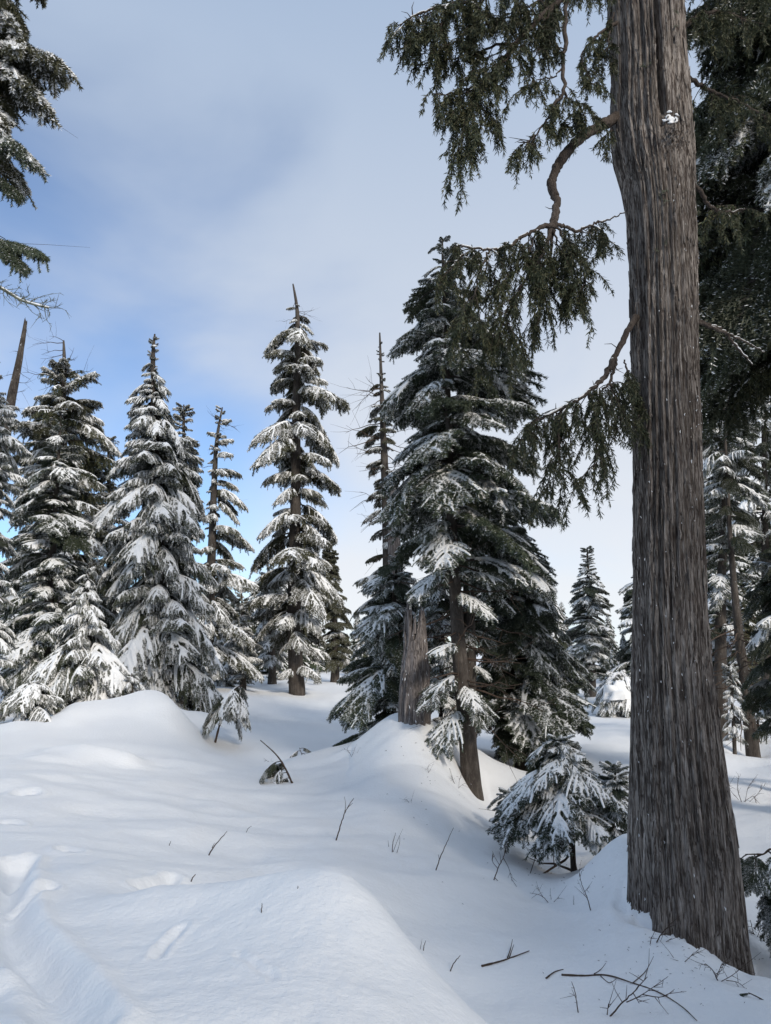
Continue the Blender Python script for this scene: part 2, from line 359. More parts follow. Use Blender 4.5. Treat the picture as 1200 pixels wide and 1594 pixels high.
_c.append((np.array([P(a, b, y)[:2] for a, b, y in ((120,1112,16.9),(160,1104,17.1),(205,1098,17.3),(252,1096,17.3),(270,1110,17.0))]), -0.32, 0.45))
_c.append((np.array([P(a, b, y)[:2] for a, b, y in ((930,1335,8.0),(965,1345,7.3),(985,1372,6.95))]), -0.10, 0.26))
_c.append((np.array([P(a, b, y)[:2] for a, b, y in ((640,1140,13.3),(668,1140,13.3))]), -0.24, 0.80))
_c.append((np.array([P(a, b, y)[:2] for a, b, y in ((90,1182,12.6),(150,1184,12.6),(196,1190,12.5))]), -0.14, 0.30))
_c.append((np.array([P(a, b, y)[:2] for a, b, y in ((30,1132,15.6),(70,1128,16.0),(100,1124,16.2))]), -0.16, 0.35))
_c.append((np.array([P(a, b, y)[:2] for a, b, y in ((0,1232,9.4),(90,1238,9.5),(190,1262,9.2),(290,1292,8.6),(380,1300,8.5))]), -0.05, 0.42))
_c.append((np.array([P(a, b, y)[:2] for a, b, y in ((440,1190,14.0),(520,1180,15.2),(560,1172,15.6))]), -0.10, 0.40))
CARVE += _c

def base(px, py, Y): p = P(px, py, Y); return p[0], p[1]
for (px, py, Y, rad, dep) in [(1172,1512,6.5,0.30,0.22),(740,1225,13.2,0.5,0.35),(812,1190,16.3,0.7,0.3),(890,1350,9.5,0.45,0.25),(1172,1172,17.5,.5,.25)]:
    WELLS.append((*base(px, py, Y), rad, dep))

def make_ground():
    rs = np.concatenate([np.linspace(0.3, 2.4, 14), np.exp(np.arange(math.log(2.45), math.log(14), 0.0072)), np.exp(np.arange(math.log(14), math.log(700), 0.028))])
    th = np.concatenate([np.linspace(-math.pi, -0.62, 46)[:-1], np.linspace(-0.62, 0.62, 430), np.linspace(0.62, math.pi, 46)[1:-1]])
    RR, TT = np.meshgrid(rs, th, indexing='ij')
    x = (RR * np.sin(TT)).ravel(); y = (RR * np.cos(TT)).ravel()
    V = np.stack([x, y, H(x, y)], 1); nr, nt_ = len(rs), len(th)
    i = np.arange(nr - 1)[:, None] * nt_; j = np.arange(nt_)[None]; j2 = (j + 1) % nt_
    f4 = np.stack([i + j, i + nt_ + j, i + nt_ + j2, i + j2], -1).reshape(-1, 4)
    V = np.concatenate([V, [[0, 0, hz(0, 0.01)]]]); c = len(V) - 1
    f3 = [(c, a, (a + 1) % nt_) for a in range(nt_)]
    me = build_mesh('ground', V, f3, f4[:, ::-1], [M_SNOW], smooth=True)
    o = obj('ground', me); o['kind'] = 'structure'; o['label'] = 'rolling untracked snow cover with humps and a furrow'
    return o
make_ground()

# ------------------------------------------------------------------ branch prototypes
def needles(mb, twigs, rng, spacing, nl, nw, per, fwd, m, updown=1.0, frost=0.0):
    Ps, Ts = [], []
    for tw in twigs:
        tw = np.asarray(tw); seg = np.diff(tw, axis=0); L = np.linalg.norm(seg, axis=1); n = np.maximum(1, np.round(L / spacing).astype(int))
        for a, s, k in zip(tw[:-1], seg, n):
            f = (np.arange(k) + rng.rand(k)) / k
            Ps.append(a + f[:, None] * s); Ts.append(np.tile(s / (np.linalg.norm(s) + 1e-9), (k, 1)))
    Pn = np.repeat(np.concatenate(Ps), per, 0); T = np.repeat(np.concatenate(Ts), per, 0); k = len(Pn)
    rd = rng.normal(size=(k, 3)); rd[:, 2] *= updown; rd -= (rd * T).sum(1, keepdims=True) * T; rd /= np.linalg.norm(rd, axis=1, keepdims=True) + 1e-9
    d = T * fwd + rd; d /= np.linalg.norm(d, axis=1, keepdims=True)
    s = np.cross(d, rng.normal(size=(k, 3))); s /= np.linalg.norm(s, axis=1, keepdims=True) + 1e-9
    ln = nl * (0.7 + 0.6 * rng.rand(k, 1))
    V = np.stack([Pn - s * nw, Pn + s * nw, Pn + d * ln * 0.55 + s * nw * 0.9, Pn + d * ln], 1)
    i = np.arange(k) * 4
    f3 = np.concatenate([np.stack([i, i + 1, i + 2], 1), np.stack([i, i + 2, i + 3], 1)])
    pf = frost * np.clip(.6 + 3.0 * fbm(Pn[:, 0] * 7 + 3, Pn[:, 1] * 7, 2), 0, 1.6)
    fm = (rng.rand(k) < pf) & (rd[:, 2] > -.15)
    mb.add(V.reshape(-1, 3), f3, None, 0); mb.m3[-1] = np.tile(np.where(fm, m + 1, m), 2)

def ribbons(mb, twigs, w, m):
    """solid core of each needled shoot: a slim three-sided spindle"""
    for tw in twigs:
        tw = np.asarray(tw); k = len(tw)
        mb.tube(tw, w * np.linspace(1, 0.45, k), 3, m, cap=False)

SPEC = {  # angle, secondary length, droop of secondaries, of tertiaries, spacing
 'fir':     dict(n2=13, ang=52, l2=.42, d2=.42, d3=.40, sp3=.050, l3=.115, nl=.030, nw=.0032, per=5, sps=.0085, fwd=.9, core=.0085),
 'hemlock': dict(n2=15, ang=58, l2=.36, d2=.75, d3=1.0, sp3=.042, l3=.10, nl=.022, nw=.0030, per=5, sps=.0080, fwd=.7, core=.0080),
 'clump':   dict(n2=12, ang=62, l2=.38, d2=.55, d3=.70, sp3=.048, l3=.13, nl=.034, nw=.0042, per=5, sps=.0100, fwd=.8, core=.0110),
}
DROOP = {'rise': (0.42, -0.22), 'flat': (0.16, -0.38), 'droop': (0.04, -0.70), 'hang': (0.12, -1.15)}
def axis_curve(a, b, rng, n=15, wig=0.03):
    t = np.linspace(0, 1, n); dz = a + 2 * b * t; st = 1 / np.sqrt(1 + dz ** 2)
    x = np.concatenate([[0], np.cumsum(st[:-1] * (1 / (n - 1)))]); z = np.concatenate([[0], np.cumsum((dz * st)[:-1] / (n - 1))])
    y = wig * np.sin(t * 3 + rng.rand() * 6) * t
    return np.stack([x, y, z], 1)
def at(curve, t):
    f = t * (len(curve) - 1); i = min(int(f), len(curve) - 2); f -= i
    return curve[i] * (1 - f) + curve[i + 1] * f, (curve[i + 1] - curve[i]) / (np.linalg.norm(curve[i + 1] - curve[i]) + 1e-9)
def twig_net(sp, droop, rng, lod=1):
    ax_ = axis_curve(*DROOP[droop], rng)
    sec, ter = [], []
    n2 = sp['n2'] if lod == 1 else max(5, sp['n2'] // 2)
    for k in range(n2):
        for side in (-1, 1):
            t = 0.16 + 0.82 * (k + 0.5 * (side > 0) + rng.uniform(-.25, .25)) / n2
            if t > 0.985: continue
            if rng.rand() < 0.07: continue
            p, T = at(ax_, max(t, 0.08))
            shape = (0.55 + 0.45 * min(1, (t - 0.1) / 0.25)) * (1 - t) ** 0.62 + 0.13
            L = sp['l2'] * shape * rng.uniform(.75, 1.2)
            ang = side * R(sp['ang'] - 18 * t + rng.uniform(-9, 9))
            hd = np.array([T[0], T[1], 0]); hd /= np.linalg.norm(hd)
            d = np.array([hd[0] * math.cos(ang) - hd[1] * math.sin(ang), hd[0] * math.sin(ang) + hd[1] * math.cos(ang), T[2] * 0.75 + rng.uniform(-.05, .12)])
            s = np.linspace(0, 1, 6)[:, None]
            # secondaries bend forward and sag
            tw = p + d * s * L + np.array([0, 0, -1]) * sp['d2'] * L * s ** 2 + hd * 0.18 * L * s ** 2
            sec.append(tw)
            m3 = int(L / sp['sp3']) if lod == 1 else int(L / sp['sp3'] / 2.2)
            for q in range(m3):
                for s2 in (-1, 1):
                    tt = 0.12 + 0.83 * (q + 0.5 * (s2 > 0) + rng.uniform(-.2, .2)) / max(m3, 1)
                    p3, T3 = at(tw, min(max(tt, 0.05), .98))
                    l3 = sp['l3'] * (1 - 0.6 * tt) * rng.uniform(.7, 1.25) * (0.6 + 0.4 * min(1, L / .25))
                    a3 = s2 * R(48 + rng.uniform(-10, 10)); c, si = math.cos(a3), math.sin(a3)
                    d3 = np.array([T3[0] * c - T3[1] * si, T3[0] * si + T3[1] * c, T3[2] * 0.9 + rng.uniform(-.08, .12)])
                    s = np.linspace(0, 1, 4)[:, None]
                    ter.append(p3 + d3 * s * l3 + np.array([0, 0, -1]) * sp['d3'] * l3 * s ** 2)
            if lod == 1:
                for q in range(int(3 * L / .3 + rng.rand())):
                    p3, T3 = at(tw, rng.uniform(.15, .9)); l3 = sp['l3'] * rng.uniform(.6, 1.3) * (.5 + sp['d3'] * .5); s = np.linspace(0, 1, 4)[:, None]
                    ter.append(p3 + (T3 * .7 + rng.normal(size=3) * .3) * l3 * s + np.array([0, 0, -.8]) * l3 * s ** 1.4)
    return ax_, sec, ter

def wob(rng, n): return 1 + 0.35 * np.interp(np.arange(n), np.linspace(0, n - 1, max(3, n // 2 + 1)), rng.uniform(-1, 1, max(3, n // 2 + 1)))
def snow_tubes(ax_, sec, ter, rng, amount, lod=1):
    mb = MB()
    def put(tw, r, sides=6):
        k = len(tw); rad = r * wob(rng, k) * np.linspace(1.0, 0.75, k)
        q = tw.copy(); q[:, 2] += rad * 0.55
        e = tw[-1] - tw[-2]; q[-1] += e * 0.15
        mb.tube(q, rad, sides, 0, True, 0.85)
    n = len(ax_)
    put(ax_[int(n * .22):], 0.024 * amount + 0.006)
    for tw in sec:
        if rng.rand() < 0.58 + 0.25 * amount:
            u = tw if rng.rand() < .6 else tw[:4]
            put(u, (0.015 * amount + 0.005) * rng.uniform(.7, 1.3))
    for tw in ter:
        if lod == 1 and rng.rand() < 0.22 + 0.30 * amount:
            put(tw[:3] if rng.rand() < .35 else tw, 0.0095 * amount + 0.0040, 5)
    # heavier pads lying over several shoots
    for k in range(int(4 * amount)):
        tw = sec[rng.randint(len(sec))]; p, T = at(tw, rng.uniform(.1, .8)); L = rng.uniform(.05, .13)
        s = np.linspace(-1, 1, 5)[:, None]; q = p + T * s * L; q[:, 2] += 0.008
        r = rng.uniform(.022, .042) * math.sqrt(amount) * np.array([.45, .9, 1, .9, .45]); mb.tube(q, r, 7, 0, True, 0.62)
    return mb
def remesh(me, voxel, name):
    o = bpy.data.objects.new('tmp', me); COL.objects.link(o)
    m = o.modifiers.new('r', 'REMESH'); m.mode = 'VOXEL'; m.voxel_size = voxel; m.use_smooth_shade = True
    s = o.modifiers.new('s', 'SMOOTH'); s.iterations = 2; s.factor = 0.5
    dg = bpy.context.evaluated_depsgraph_get(); dg.update()
    out = bpy.data.meshes.new_from_object(o.evaluated_get(dg)); out.name = name
    bpy.data.objects.remove(o); bpy.data.meshes.remove(me)
    out.polygons.foreach_set('use_smooth', np.ones(len(out.polygons), bool))
    return out
NEED = {'fir': M_FIR, 'hemlock': M_HEM, 'clump': M_OLIVE}
def make_branch(kind, droop, seed, amount, frost=.3):
    sp = SPEC[kind]; rng = np.random.RandomState(seed)
    ax_, sec, ter = twig_net(sp, droop, rng)
    mb = MB()
    mb.tube(ax_, np.linspace(.014, .003, len(ax_)), 5, 0, False)
    for tw in sec: mb.tube(tw, np.linspace(.0050, .0018, len(tw)), 3, 0, False)
    sh = [ax_[8:]] + [tw[1:] for tw in sec] + ter
    ribbons(mb, sh, sp['core'], 1)
    needles(mb, sh, rng, sp['sps'], sp['nl'], sp['nw'], sp['per'], sp['fwd'], 1, 0.7, frost)
    me = mb.mesh(f'{kind}_branch', [M_BARK, NEED[kind], M_BSNOW], smooth=False)
    sn = remesh(snow_tubes(ax_, sec, ter, rng, amount).mesh('snow', [M_BSNOW]), 0.0095, 'branch_snow') if amount else None
    return dict(mesh=me, snow=sn, tip=ax_[-1][2], reach=ax_[-1][0], kind=kind, droop=droop)

def make_weeping(seed, dense=1.0, hang=.30):
    """cedar branch: an arching limb with hanging strings of scale sprays"""
    rng = np.random.RandomState(seed); mb = MB()
    ax_ = axis_curve(0.25, -0.45, rng, 15, .08)
    mb.tube(ax_, np.linspace(.016, .003, len(ax_)), 5, 0, False)
    tw = []
    for k in range(int(30 * dense)):
        t = rng.uniform(.15, 1.0); p, T = at(ax_, t); an = rng.uniform(-1.2, 1.2); L = hang * rng.uniform(.45, 1.3) * (1.1 - .45 * t)
        d = np.array([math.cos(an) * .7, math.sin(an), 0.1]); s = np.linspace(0, 1, 7)[:, None]
        q = p + d * L * .75 * (s - .3 * s ** 2) + np.array([0, 0, -1]) * L * .95 * s ** 1.8
        tw.append(q); mb.tube(q, np.linspace(.004, .0012, 7), 3, 0, False)
    cedar_sprays(mb, tw, rng, .016, .05, .0048, 1)
    sn = MB(); sn.tube(ax_[2:] + np.array([0, 0, .012]), .011 * wob(rng, len(ax_) - 2), 6, 0, True, .7)
    for q in tw:
        if rng.rand() < .8: sn.tube(q[:4] + np.array([0, 0, .006]), .012 * wob(rng, 4), 5, 0, True, .7)
    return dict(mesh=mb.mesh('cedar_branch', [M_BARK, M_CED]), snow=remesh(sn.mesh('snow', [M_BSNOW]), .010, 'branch_snow'), tip=ax_[-1][2], reach=ax_[-1][0], kind='weep', droop='hang')
def cedar_sprays(mb, twigs, rng, spacing, bl, bw, m):
    """flat scale-leaf sprays drooping from hanging twigs"""
    Ps, Ts = [], []
    for tw in twigs:
        seg = np.diff(tw, axis=0); L = np.linalg.norm(seg, axis=1); n = np.maximum(1, np.round(L / spacing).astype(int))
        for a, s, k, w in zip(tw[:-1], seg, n, np.linspace(0, 1, len(seg))):
            f = (np.arange(k) + rng.rand(k)) / k; Ps.append(a + f[:, None] * s); Ts.append(np.tile(s / (np.linalg.norm(s) + 1e-9), (k, 1)))
    Pn = np.concatenate(Ps); T = np.concatenate(Ts)
    for rep in range(4):
        k = len(Pn); d = T * .45 + rng.normal(size=(k, 3)) * np.array([.50, .50, .32]) + np.array([0, 0, -.50])
        d /= np.linalg.norm(d, axis=1, keepdims=True); s = np.cross(d, rng.normal(size=(k, 3))); s /= np.linalg.norm(s, axis=1, keepdims=True) + 1e-9
        ln = bl * rng.uniform(.5, 1.5, (k, 1)); w = bw * rng.uniform(.7, 1.3, (k, 1))
        V = np.stack([Pn, Pn + d * ln * .45 - s * w, Pn + d * ln * .55 + s * w, Pn + d * ln], 1).reshape(-1, 3); i = np.arange(k) * 4
        mb.add(V, np.concatenate([np.stack([i, i + 1, i + 2], 1), np.stack([i + 1, i + 3, i + 2], 1)]), None, m)

PROTO = {}
for ki, (kind, amt) in enumerate((('fir', .74), ('hemlock', .70), ('clump', .66))):
    for di, dr in enumerate(DROOP):
        for s in range(3):
            PROTO.setdefault((kind, dr), []).append(make_branch(kind, dr, 100 * ki + 10 * di + s, amt * (1.15, .8, 0)[s], ((.42, .34, .07) if kind == 'fir' else (.60, .52, .10))[s]))
for s in range(3): PROTO.setdefault(('weep', 'hang'), []).append(make_weeping(900 + s))

# ------------------------------------------------------------------ tree builder
def trunk_mesh(pts, rads, mat_, sides=14, bump=.10, seed=0, smooth=True, n=26):
    c = spline(pts, n); r = np.interp(np.linspace(0, 1, n), np.linspace(0, 1, len(rads)), rads)
    V, f4, f3 = tube_arrays(c, r, sides, True)
    body = V[:n * sides].reshape(n, sides, 3); an = np.arange(sides)[None] * 1.0; zz = np.arange(n)[:, None] * .45
    k = 1 + bump * 2 * fbm(an + seed * 7.7 + 0 * zz, zz * 1.0 + 0 * an, 2)
    body = c[:, None] + (body - c[:, None]) * k[..., None]; V[:n * sides] = body.reshape(-1, 3)
    return build_mesh('trunk', V, f3, f4, [mat_], smooth=smooth)
def dead_twigs(mb, rng, c, r, zs, k, L):
    for i in range(k):
        t = rng.uniform(*zs); p, T = at(c, t); a = rng.uniform(0, 6.28); l = L * rng.uniform(.35, 1.2)
        d = np.array([math.cos(a), math.sin(a), rng.uniform(-.5, .15)]); s = np.linspace(0, 1, 6)[:, None]
        q = p + d * l * s + np.array([0, 0, 1]) * l * .25 * s ** 2 * rng.uniform(-1, 1.5) + rng.normal(size=(6, 3)) * .02 * l
        q[0] = p; mb.tube(q, np.linspace(.016, .003, 6) * (.6 + .5 * l), 4, 0, True)
        for j in range(3):
            b, T2 = at(q, rng.uniform(.35, .9)); e = b + (d + rng.normal(size=3) * .8) * l * .3
            mb.tube(np.array([b, (b + e) / 2 + rng.normal(size=3) * .02, e]), [.006, .004, .002], 3, 0, True)

TRUNK = {}
def add_bough(root, tip, Y, kind, droop, variant=0, rise=0.0, snow=True, fat=1.0):
    """one traced bough: its tip is given in the picture, its root is where it meets the trunk"""
    c, o0 = TRUNK[root.name]; t = P(tip[0], tip[1], Y) - o0; pr = PROTO[(kind, droop)][variant]
    d = math.hypot(t[0], t[1]); S = d / pr['reach']
    b = obj('branch', pr['mesh'], root); z = t[2] - pr['tip'] * S + rise * d
    i = int(np.argmin(np.abs(c[:, 2] - z))); p = c[i]; d = math.hypot(t[0] - p[0], t[1] - p[1]); S = d / pr['reach']
    b.location = (p[0], p[1], t[2] - pr['tip'] * S); b.rotation_euler = (0, 0, math.atan2(t[1] - p[1], t[0] - p[0])); b.scale = (S, S * fat, S)
    if snow and pr['snow']: obj('snow', pr['snow'], b)
    return b
def conifer(label, cat, trunk, Y, prof, tr, kind='fir', whorl=0.55, per=5, snowp=.9, seed=0, name='fir_tree', crown_lo=None, weepp=0.0,
            bark=None, twigs=0, twig_zone=(.1, .4), skip=0.0, lens=1.0, group=None, hangp=0.0, toprise=.16, bare_top=0.0, minL=.18, zsc=1.0, maxparts=290, ground=True, fat=1.0, heavy=.5):
    """trunk: [(px,py)...] base first; prof: [(py,left,right)...] top first, the crown's outline traced at depth Y"""
    rng = np.random.RandomState(1000 + seed)
    tp = np.array([P(a, b, Y) for a, b in trunk])
    bx, by = tp[0][0], Y
    bz = hz(bx, by) if ground else tp[0][2]
    group = group or {'fir_tree': 'firs on the snowy slope', 'hemlock_tree': 'hemlocks on the snowy slope', 'sapling': 'half-buried saplings'}.get(name)
    root = empty(name, (bx, by, bz), label, cat, group)
    o0 = np.array([bx, by, bz])
    tl = tp - o0; tl[0][2] = -0.5
    if tl[1][2] < 0.2: tl[1][2] = 0.3
    fine = trunk_mesh(tl, np.linspace(tr, max(tr * .10, .012), 8) * np.array([1.12, 1, 1, 1, 1, 1, 1, 1]), bark or M_BARK, seed=seed)
    obj('trunk', fine, root)
    c = spline(tl, 60); H_top = c[-1][2]
    zt = np.array([P(600, a[0], Y)[2] - bz for a in prof])[::-1]
    cxp = np.interp([a[0] for a in prof], [b[1] for b in trunk][::-1], [b[0] for b in trunk][::-1])
    sc = np.array([P(601, a[0], Y)[0] - P(600, a[0], Y)[0] for a in prof])
    le = np.array([(cx_ - a[1]) * s for a, cx_, s in zip(prof, cxp, sc)])[::-1]
    ri = np.array([(a[2] - cx_) * s for a, cx_, s in zip(prof, cxp, sc)])[::-1]
    zlo, zhi = zt[0], zt[-1]
    z = zhi - bare_top; az = rng.uniform(0, 6.28); cnt = 0
    while z > zlo and cnt < maxparts:
        f = (z - zlo) / (zhi - zlo + 1e-6)
        k = per if f < .85 else max(3, per - 1)
        az += 2.4 / per
        for i in range(k):
            if cnt >= maxparts: break
            if rng.rand() < skip: continue
            a = az + 2 * math.pi * (i + rng.uniform(-.3, .3)) / k
            ztip = z + rng.uniform(-.35, .35) * whorl
            ztip = min(max(ztip, zlo), zhi)
            l_, r_ = np.interp(ztip, zt, le), np.interp(ztip, zt, ri); l_ = max(l_, .05); r_ = max(r_, .05)
            ca, sa = math.cos(a), math.sin(a); ext = (r_ if ca > 0 else l_) * ca * ca + .5 * (l_ + r_) * sa * sa
            inner = rng.rand() < .30
            L = max(minL, ext * lens * (rng.uniform(.42, .75) if inner else rng.uniform(.76, 1.10)))
            dr = 'rise' if f > 1 - toprise else ('flat' if rng.rand() < .35 + .5 * f else 'droop')
            if rng.rand() < hangp: dr = 'hang'
            snowy = rng.rand() < snowp
            pr = PROTO[('weep', 'hang')] if rng.rand() < weepp else PROTO[(kind, dr)]
            pr = pr[rng.randint(3)] if pr[0]['kind'] == 'weep' else (pr[0 if rng.rand() < heavy else 1] if snowy else pr[2])
            S = L / pr['reach']
            zb = min(ztip - pr['tip'] * S * .8, H_top - .03)
            p, T = c[0], None
            ci = int(np.argmin(np.abs(c[:, 2] - zb))); p = c[ci]
            b = obj('branch', pr['mesh'], root, (p[0], p[1], zb))
            tilt = rng.uniform(-.14, .10) - (.25 if f > .93 else 0)
            b.rotation_euler = Euler((rng.uniform(-.32, .32), tilt, a + rng.uniform(-.15, .15)), 'XYZ')
            b.scale = (S, S * rng.choice([-1, 1]) * rng.uniform(.85, 1.15) * fat, S * zsc * rng.uniform(.9, 1.1))
            if snowy and pr['snow']: obj('snow', pr['snow'], b)
            cnt += 1
        z -= whorl * (0.55 + .45 * min(1, 1.6 * (1 - f))) * rng.uniform(.8, 1.2)
    root['_c'] = 0; del root['_c']; TRUNK[root.name] = (c, o0)
    if twigs:
        mb = MB(); dead_twigs(mb, rng, c, tr, twig_zone, twigs, 1.3)
        obj('dead_twigs', mb.mesh('dead_twigs', [M_TWIG], True), root)['kind'] = 'stuff'
    return root
# ------------------------------------------------------------------ foreground cedar
def cedar():
    Y = 6.7
    edges = [(-420,930,1046),(-200,938,1054),(0,947,1062),(60,950,1064),(120,953,1068),(180,950,1073),(230,953,1077),(270,962,1079),(310,975,1079),(400,980,1083),(500,983,1084),(700,986,1090),(900,988,1097),(1000,987,1102),(1100,986,1113),(1200,985,1127),(1300,983,1142),(1370,984,1151),(1440,982,1158),(1500,974,1166),(1580,960,1180)]
    e = edges[::-1]
    zc = np.array([P(600, a[0], Y)[2] for a in e]); xl = np.array([P(a[1], a[0], Y)[0] for a in e]); xr = np.array([P(a[2], a[0], Y)[0] for a in e])
    rows, n = 430, 230
    zz = np.linspace(zc[0], zc[-1], rows)
    cx = np.interp(zz, zc, (xl + xr) / 2); rad = np.interp(zz, zc, (xr - xl) / 2)
    ker = np.ones(15) / 15
    pad = lambda a: np.convolve(np.pad(a, 7, mode='edge'), ker, 'valid')
    cx, rad = pad(cx), pad(rad)
    an = np.linspace(0, 2 * math.pi, n, endpoint=False)
    A, Z = np.meshgrid(an, zz)
    # long shredding bark ridges that wander a little, thin strips over them, butt swell
    wr = A * 1.0 + 0.05 * fbm(Z * .6, Z * 0 + 4, 2) + .012 * fbm(Z * 3, A * 2, 2)
    ring = lambda f, zs, off, o: fbm(np.cos(wr) * f + off, np.sin(wr) * f + Z * zs + 31.7, o)
    rid = ring(9, .22, 0, 3); rid2 = ring(24, 1.3, 50, 2); rid3 = ring(46, 3.6, 90, 2)
    low = Z < 1.2
    d = .038 * (.5 - np.abs(rid) * 2.2) + .014 * rid2 + .009 * rid3
    d -= .016 * np.clip(.10 - np.abs(ring(15, .5, 130, 2)), 0, 1) / .10
    d += .05 * ring(1.6, .25, 7, 2) * np.clip(1.6 - (Z - .2), .25, 1.6)
    rr = rad[:, None] - .020 + d
    # seam running up from a knot scar, on the side that faces the camera
    def front(px, py): p = P(px, py, Y); i = int(np.argmin(np.abs(zz - p[2]))); return math.asin(np.clip((p[0] - cx[i]) / rad[i], -1, 1)) - math.pi / 2, p[2]
    seam = [front(x_, y_) for x_, y_ in ((1013, 222), (1008, 170), (1006, 120), (1003, 60), (1000, 0), (996, -200))]
    sz = [s[1] for s in seam]; sa_ = np.interp(Z, sz, [s[0] for s in seam])
    da = (A - sa_ + math.pi) % (2 * math.pi) - math.pi
    on = np.clip((Z - sz[0]) / .12, 0, 1)
    rr -= on * ((.11 + .02 * fbm(Z * 5, Z * 0 + 9, 2)) * np.exp(-(da * rad[:, None] / .026) ** 2) - .03 * np.exp(-(da * rad[:, None] / .09) ** 2))
    ka, kz = front(1026, 240)
    dk = ((A - ka + math.pi) % (2 * math.pi) - math.pi) * rad[:, None]
    q2 = (dk / .11) ** 2 + ((Z - kz) / .12) ** 2
    rr += .045 * np.exp(-q2) + .05 * np.exp(-q2) * fbm(A * 22, Z * 16, 3)
    qn = (dk / .06) ** 2 + ((Z - kz - .06) / .035) ** 2
    rr -= .04 * np.exp(-qn)
    V = np.stack([cx[:, None] + rr * np.cos(A), Y + rr * np.sin(A), Z], -1).reshape(-1, 3)
    bx = float(np.interp(hz(1.0 * (P(1076, 1440, Y)[0]), Y), zz, cx)); bz = hz(bx, Y) - .15
    o0 = np.array([bx, Y, bz])
    i = np.arange(rows - 1)[:, None] * n; j = np.arange(n)[None]; j2 = (j + 1) % n
    f4 = np.stack([i + j, i + j2, i + n + j2, i + n + j], -1).reshape(-1, 4)
    root = empty('cedar_tree', o0, 'big grey-barked cedar rising past the top of the frame beside the small snowy fir', 'tree')
    tr = obj('trunk', build_mesh('cedar_trunk', V - o0, None, f4, [M_CBARK], smooth=True), root)
    # snow caught in the knot below the seam, and a few flecks held on the bark
    rng = np.random.RandomState(3)
    def surf(px, py):
        p = P(px, py, Y); i = int(np.argmin(np.abs(zz - p[2]))); x = np.clip((p[0] - cx[i]) / rad[i], -.98, .98)
        return np.array([p[0], Y - rad[i] * math.sqrt(1 - x * x), p[2]])
    mb = MB()
    for k in range(46):
        px, py = 1022 + rng.normal() * 8.5, 227 + rng.normal() * 4.5 + (4 if k % 3 == 0 else 0); s = rng.uniform(.006, .017) * (1.3 - min(1, abs(px - 1020) / 18))
        p = surf(px, py) - o0 + np.array([0, -.012, 0]); mb.tube(np.array([p + [-s * 1.4, 0, -.002], p + [-s * .5, -.004, .003], p + [s * .5, -.004, .002], p + [s * 1.4, 0, -.003]]), [s * .3, s * .75, s * .7, s * .25], 6)
    kn = obj('snow', remesh(mb.mesh('knot_snow', [M_BSNOW]), .008, 'knot_snow'), tr); kn['kind'] = 'stuff'
    mb = MB()
    for k in range(70):
        px, py = 1026 + rng.normal() * 13, 246 + rng.normal() * 11; p = surf(px, py) - o0 + np.array([0, -.028, 0]); s = rng.uniform(.006, .017)
        e = np.array([rng.normal() * .5, rng.normal() * .3, -1.0]) * s * 1.6; mb.tube(np.array([p, p + e * .5 + [0, -.006, 0], p + e]), [s * .35, s * .6, s * .2], 5)
    obj('bark_flakes', mb.mesh('bark_flakes', [M_CBARK], False), tr)['kind'] = 'stuff'
    mb = MB()
    for k in range(90):
        py = rng.uniform(300, 1480); l = np.interp(py, [a[0] for a in edges], [a[1] for a in edges]); r_ = np.interp(py, [a[0] for a in edges], [a[2] for a in edges])
        fx = rng.rand() ** 2.2 * .5 if py > 850 and rng.rand() < .75 else rng.rand(); px = l + (r_ - l) * (.015 + .95 * fx)
        p = surf(px, py) - o0; h = rng.uniform(.006, .028); p[1] -= .012
        mb.tube(np.array([p, p + [rng.normal() * .003, 0, h * .5], p + [rng.normal() * .005, .004, h]]), np.array([.0015, .0040, .001]) * rng.uniform(.4, 1.1), 5)
    fl = obj('snow', mb.mesh('bark_snow', [M_BSNOW], True), tr); fl['kind'] = 'stuff'
    # pale lichen tufts
    mb = MB()
    for px, py in ((1010,330),(1013,338),(1006,335),(1016,328),(978,145),(985,148),(990,140),(1035,60),(1030,85),(1020,400),(1008,408)):
        p = surf(px + rng.uniform(-4, 4), py + rng.uniform(-5, 5)) - o0
        for q in range(9):
            e = p + np.array([rng.normal() * .022, -.012 - rng.rand() * .02, rng.normal() * .02 - .014]); mb.tube(np.array([p, (p + e) / 2 + [0, -.008, 0], e]), [.003, .0024, .001], 4)
    li = obj('lichen', mb.mesh('lichen', [M_LICHEN], True), root); li['kind'] = 'stuff'
    mb = MB(); Rg = np.random.RandomState(8)
    for k in range(950):
        z0 = Rg.uniform(zz[0] + .9, zz[-1] - 3.2); a0 = Rg.uniform(0, 2 * math.pi); h = Rg.uniform(.10, .55) * (1 + .4 * (z0 < 1.5)); w = Rg.uniform(.004, .011); t = np.linspace(0, 1, 7)
        zq = z0 + h * t; aq = a0 + .05 * np.sin(t * Rg.uniform(1, 4) + Rg.rand() * 6) / (1 + 0 * t); iz = np.clip(np.searchsorted(zz, zq), 0, rows - 1)
        ia = np.round((aq % (2 * math.pi)) / (2 * math.pi) * n).astype(int) % n
        lift = .003 + .008 * np.where(Rg.rand() < .5, t ** 3, (1 - t) ** 3) * Rg.rand()
        rq = rr[iz, ia] + lift; wd = w * np.array([.25, .8, 1, 1, .9, .7, .2]) / rad[iz]
        pt = lambda aa, r_: np.stack([cx[iz] + r_ * np.cos(aa), Y + r_ * np.sin(aa), zq], 1) - o0
        V4 = np.concatenate([pt(aq - wd, rq - .003), pt(aq, rq + .004), pt(aq + wd, rq - .003)]); f = []
        for q in range(6): f += [(q, q + 7, q + 8, q + 1), (q + 7, q + 14, q + 15, q + 8)]
        mb.add(V4, None, f)
    bs = obj('bark_strips', mb.mesh('bark_strips', [M_CBARK], False), tr); bs['kind'] = 'stuff'
